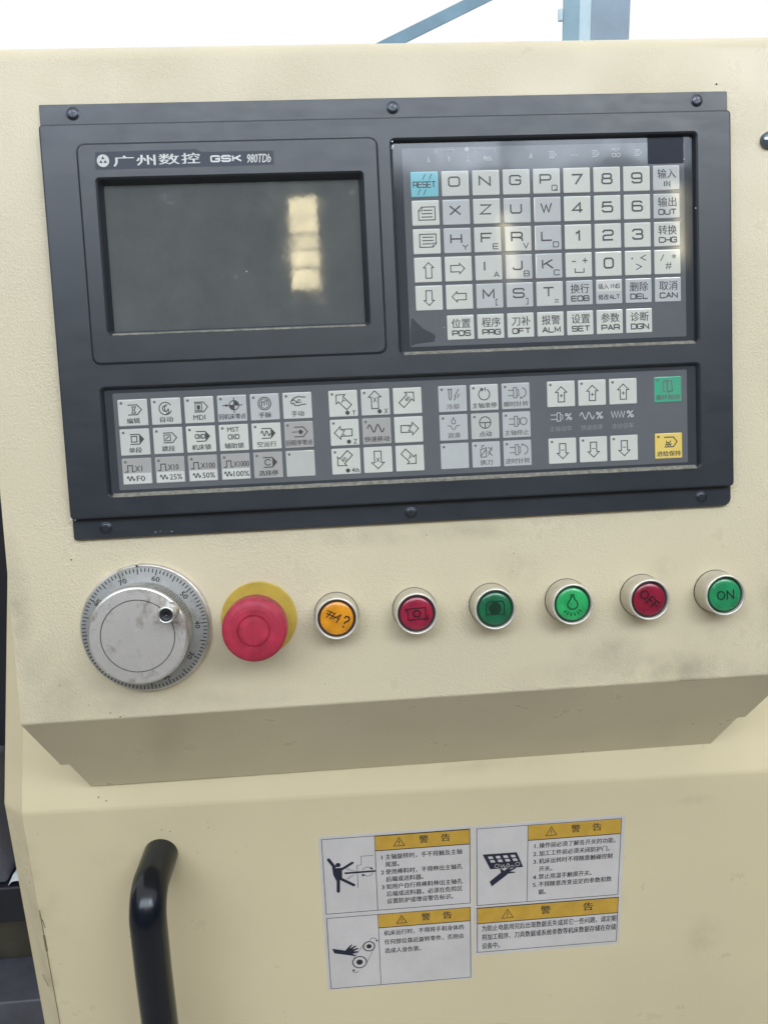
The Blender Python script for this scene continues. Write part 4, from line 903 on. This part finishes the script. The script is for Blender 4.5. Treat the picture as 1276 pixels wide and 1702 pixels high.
# --- right sheet
b = (112, 103, 0)
s2 = thing('warning_sticker', 'right white warning sheet on the door, with a hand touching a keypad', 'sticker', b, ML, 'warning stickers on the door')
mb = MB(b); mb.slab(rr(49.9, 39.6, 175.2, 167.3, .8, 2), .02, SW); mb.build('paper', 'sticker', s2)
mb = MB(b)
frame_lines(mb, 52.9, 42.6, 172.2, 116.7, SW + .05); mb.ribbon([(94.9, 42.6), (94.9, 116.7)], .5, SW + .05); mb.ribbon([(94.9, 57), (172.2, 57)], .8, SW + .05)
frame_lines(mb, 52.9, 119.4, 172.9, 164.3, SW + .05); mb.ribbon([(52.9, 135.1), (172.9, 135.1)], .8, SW + .05); mb.ribbon([(52.4, 119.4), (173.4, 119.4)], .9, SW + .12)
flat_up(mb.build('printed_frame', 'sticker_ink', s2))
header(b, s2, 95.3, 43.1, 56.6, 171.9, 114.2, 134.4, 152.2, 7.4)
header(b, s2, 53.3, 120.0, 134.7, 172.6, 78.6, 111.0, 147.2, 8.2)
rows = []; y = 60.3
for num_, tx in (('1.', '操作前必须了解各开关的功能。'), ('2.', '加工工件前必须关闭防护门。'), ('3.', '机床运转时不得随意触碰控制'), ('', '开关。'), ('4.', '禁止用湿手触摸开关。'), ('5.', '不得随意改变设定的参数和数'), ('', '据。')):
    if num_: rows.append((num_, 99.2, y + .1, Z, 1.1))
    rows.append((tx, 104.2, y, Z, .86)); y += 7.55
para(b, s2, rows); rows = []
for k, tx in enumerate(('为防止电能用完后出现数据丢失或其它一些问题，请定期', '将加工程序、刀具数据或系统参数等机床数据存储在存储', '设备中。')): rows.append((tx, 56.6, 137.6 + 8.9 * k, 6.6, .70))
para(b, s2, rows)
mb = MB(b); mb.poly([(57.6, 67.3), (85.8, 67.4), (91.4, 82.2), (64, 82.0)], wz); flat_up(mb.build('keypad_drawing', 'sticker_navy', s2))
mb = MB(b)
for r_ in range(2):
    for c_ in range(4):
        x = 62.0 + c_ * 6.2 + r_ * 1.6; y = 69.6 + r_ * 3.6; mb.poly([(x, y), (x + 3.6, y), (x + 4.6, y + 2.4), (x + 1.0, y + 2.4)], wz + .08)
mb.circ(69.4, 79.2, 1.7, .4, wz + .08, n=14); mb.circ(86.6, 78.8, 1.7, .4, wz + .08, n=14); mb.ribbon([(72.4, 78), (73.4, 81), (75, 78.4), (76, 82), (78.6, 77.6), (79.8, 79.2), (78, 81.6), (82.4, 79.6), (84, 81)], .45, wz + .08)
flat_up(mb.build('drawing_keys', 'sticker', s2))
mb = MB(b); mb.poly([(63.4, 94.0), (72.8, 86.0), (72.0, 82.4), (73.4, 82.4), (75.6, 84.4), (81.6, 79.8), (82.8, 80.6), (79.6, 83.6), (85.2, 81.8), (85.4, 83.0), (80.4, 85.6), (84.6, 86.2), (84.6, 87.2), (79.0, 87.6), (75.6, 90.6), (65.2, 99.0)], wz)
flat_up(mb.build('warning_hand', 'sticker_navy', s2))

# ================================================================== DOOR HANDLE
hb2 = (-200, 90, 0)
dh = thing('door_handle', 'black glossy tubular door handle on the cream cabinet door, below the handwheel', 'door handle', hb2, ML)
path = []
H0, HS = 51, 44.0
for k in range(9):      # bend radius
    a = R(90 * k / 8); path.append((-200.0, HS + 21 * (1 - math.cos(a)) , 30 + 21 * math.sin(a)))
path = [(-199, HS, -2), (-199.3, HS, 10)] + path + [(-201, HS + 60, H0), (-202.2, HS + 200, H0)]
n_end = len(path)
low = [(-202.4, HS + 330 - 21 * (1 - math.cos(R(90 - 90 * k / 8))), 30 + 21 * math.sin(R(90 - 90 * k / 8))) for k in range(9)] + [(-202.4, HS + 330, -2)]
path += low
def tube(mb, pts, r_, n=36):
    P = [Vector(p) for p in pts]; loops = []
    up = Vector((1, 0, 0))
    for i, p in enumerate(P):
        t = (P[min(i + 1, len(P) - 1)] - P[max(i - 1, 0)]).normalized(); a = (up - t * up.dot(t)).normalized(); b_ = t.cross(a)
        loops.append([tuple(p + a * r_ * math.cos(6.28319 * k / n) + b_ * r_ * math.sin(6.28319 * k / n)) for k in range(n)])
    mb.loft(loops, cap1=True, smooth=True)
mb = MB(hb2); tube(mb, path, 13.4); mb.build('grip', 'handle', dh)
# ================================================================== BACKGROUND THINGS (world metres)
def wbox(mb, x0, y0, z0, x1, y1, z1): mb.box(x0 * 1000, -z1 * 1000, -y1 * 1000, x1 * 1000, -z0 * 1000, -y0 * 1000)
ID = Matrix.Identity(4)
st = thing('steel_column', 'blue-grey steel H column seen above the top right of the control box', 'column', (1440, 0, -4100), ID)
bs = (1440, 0, -4100)
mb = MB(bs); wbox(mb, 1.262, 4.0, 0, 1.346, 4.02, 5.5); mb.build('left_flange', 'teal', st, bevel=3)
mb = MB(bs); wbox(mb, 1.346, 4.006, 0, 1.408, 4.016, 5.5); mb.build('web', 'teal_flare_lit', st)
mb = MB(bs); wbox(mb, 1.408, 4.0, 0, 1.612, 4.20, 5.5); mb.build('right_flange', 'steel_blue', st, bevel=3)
mb = MB(bs); wbox(mb, 1.235, 4.00, 2.80, 1.262, 4.02, 2.86); mb.build('bracket', 'teal_flare_lit', st, bevel=8)
br = thing('diagonal_brace', 'slanting blue-grey steel brace rising to the right in the bright background', 'brace', (300, 0, -4240), ID)
mb = MB((300, 0, -4240))
dx, dz = .470, .198; L_ = math.hypot(dx, dz); ux, uz = dx / L_, dz / L_; nx, nz = -uz, ux; hw_ = .030
pc = (.62, 2.868)
A0 = (pc[0] - ux * 2.2, pc[1] - uz * 2.2); A1 = (pc[0] + ux * .85, pc[1] + uz * .85)
for (y0, y1, h) in ((4.20, 4.215, hw_), (4.215, 4.26, .006)):
    q = [(A0[0] + nx * h, A0[1] + nz * h), (A1[0] + nx * h, A1[1] + nz * h), (A1[0] - nx * h, A1[1] - nz * h), (A0[0] - nx * h, A0[1] - nz * h)]
    mb.loft([[(x * 1000, -z * 1000, -y0 * 1000) for x, z in q], [(x * 1000, -z * 1000, -y1 * 1000) for x, z in q]], cap0=True)
mb.build('angle_bar', 'brace_paint', br)
# workshop things glimpsed at the lower left
tr = thing('tool_trolley', 'dark steel tool trolley glimpsed past the lower left edge of the cabinet', 'tool trolley', (-1050, 0, -850), ID)
bt = (-1050, 0, -850)
def tpart(name, mat, *a, bev=4):
    mb = MB(bt); wbox(mb, *a); mb.build(name, mat, tr, bevel=bev)
tpart('back_panel', 'navy', -1.5, .78, .70, -.48, .82, 1.25)
tpart('slate_drawer', 'slate', -1.5, .70, .474, -.660, 1.05, .70, bev=6)
tpart('shelf', 'navy', -1.5, .69, .398, -.50, 1.1, .472)
tpart('recess_panel', 'olive', -1.5, .80, .22, -.50, .84, .398)
tpart('tray', 'slate', -1.5, .70, .14, -.50, 1.1, .215)
tpart('plinth', 'navy', -1.5, .695, .0, -.50, 1.1, .14)
tpart('back_board', 'olive', -.66, 1.06, .472, -.48, 1.08, .70)
rg = thing('rag', 'small crumpled white rag lying on the trolley shelf at the left edge', 'rag', (-620, -472, -694), ID)
mb = MB((-620, -472, -694)); n = 8; vs = []; fs = []
for i in range(n + 1):
    for j in range(n + 1):
        vs.append((-657 + 62 * i / n, -473 - (26 + 7 * math.sin(i * 1.3 + j)) * max(0, math.sin(math.pi * i / n)) ** .4 * (.35 + .65 * max(0, math.sin(math.pi * j / n)) ** .5) - .5, -694 - 60 * j / n))
for i in range(n):
    for j in range(n): a = i * (n + 1) + j; fs.append((a, a + 1, a + n + 2, a + n + 1))
mb.add(vs, fs, True); mb.build('cloth', 'rag', rg)
# the window behind the photographer whose reflection stands in the screen
def mlight(name, c, s):
    mt, nt, p = new_mat(name); tc = N(nt, 'ShaderNodeTexCoord'); no = N(nt, 'ShaderNodeTexNoise', Scale=9.0, Detail=4.0); nt.links.new(tc.outputs['Object'], no.inputs[0])
    r = ramp(nt, no.outputs[0], [(0.35, tuple(x * .6 for x in c)), (0.65, c)]); nt.links.new(r.outputs[0], p.inputs['Emission Color']); p.inputs['Emission Strength'].default_value = s; M[name] = mt
mlight('sunlit_window_pane', (1.0, .86, .52), 20.0)
M['window_frame'] = plain('window_frame_paint', (.08, .08, .08), .6)
mlight('added_pane_light', (.76, .87, 1.0), 8.2)  # glow added for bluish front light
M['hall_wall'] = plain('grey_hall_wall', (.20, .20, .19), .8, var=.1, vscale=2)
for xc, ww, zlo, zhi, lb in ((-.146, .170, 3.09, 3.68, 'tall narrow sunlit window behind the photographer, mirrored in the blank screen'),
                   (1.105, .050, 3.09, 3.52, 'slim sunlit window behind the photographer, mirrored in the middle of the letter keypad'),
                   (2.20, .055, 3.232, 3.68, 'slim sunlit window behind the photographer, mirrored at the right edge of the letter keypad')):
    wb = (xc * 1000, -3380, 4250)
    wn = thing('hall_window', lb, 'window', wb, ID, 'slim windows in the hall wall behind the photographer')
    for z0, z1 in ((3.09, 3.22), (3.232, 3.34), (3.352, 3.435), (3.447, 3.68)):
        if z0 < zlo - .01: continue
        z1 = min(z1, zhi)
        mb = MB(wb); wbox(mb, xc - ww / 2, -4.256, z0, xc + ww / 2, -4.248, z1); mb.build('pane', 'sunlit_window_pane', wn)
    mb = MB(wb)
    for x in (xc - ww / 2 - .02, xc + ww / 2): wbox(mb, x, -4.268, zlo - .03, x + .02, -4.236, zhi + .03)
    for z, hz in ((3.07, .02), (3.22, .012), (3.34, .012), (3.435, .012), (3.68, .02)):
        if z < zlo - .05: continue
        z = min(z, zhi); wbox(mb, xc - ww / 2, -4.266, z, xc + ww / 2, -4.238, z + hz)
    mb.build('window_frame', 'window_frame', wn)
wb = (0, 0, 4300)
hwl = thing('hall_wall', 'plain grey hall wall behind the photographer, below the added light panes', 'wall', wb, ID)
mb = MB(wb); wbox(mb, -6, -4.45, 0, 6, -4.30, 3.80); mb.build('wall_panel', 'hall_wall', hwl)
for x0, x1 in ((-6.15, -6.0), (6.0, 6.15)):
    mb = MB(wb); wbox(mb, x0, -4.45, 0, x1, 1.6, 3.80); mb.build('wall_panel', 'hall_wall', hwl)
wb = (0, -3850, 4300)  # unseen glowing band, added for bluish sheen and light from the front
cl = thing('added_light_panes', 'unseen band of bluish glowing panes added for front light above the hall wall', 'window', wb, ID)
for k in range(8):
    x = -4.8 + 1.2 * k; mb = MB(wb); wbox(mb, x + .03, -4.33, 3.88, x + 1.17, -4.32, 6.5); mb.build('pane', 'added_pane_light', cl)
mb = MB(wb)
for k in range(9): x = -4.8 + 1.2 * k; wbox(mb, x - .03, -4.36, 3.80, x + .03, -4.29, 6.57)
wbox(mb, -4.77, -4.355, 3.80, 4.77, -4.295, 3.88); wbox(mb, -4.77, -4.355, 6.5, 4.77, -4.295, 6.57); mb.build('window_frame', 'window_frame', cl)

bpy.data.objects.remove(_fo); bpy.data.curves.remove(_fc)
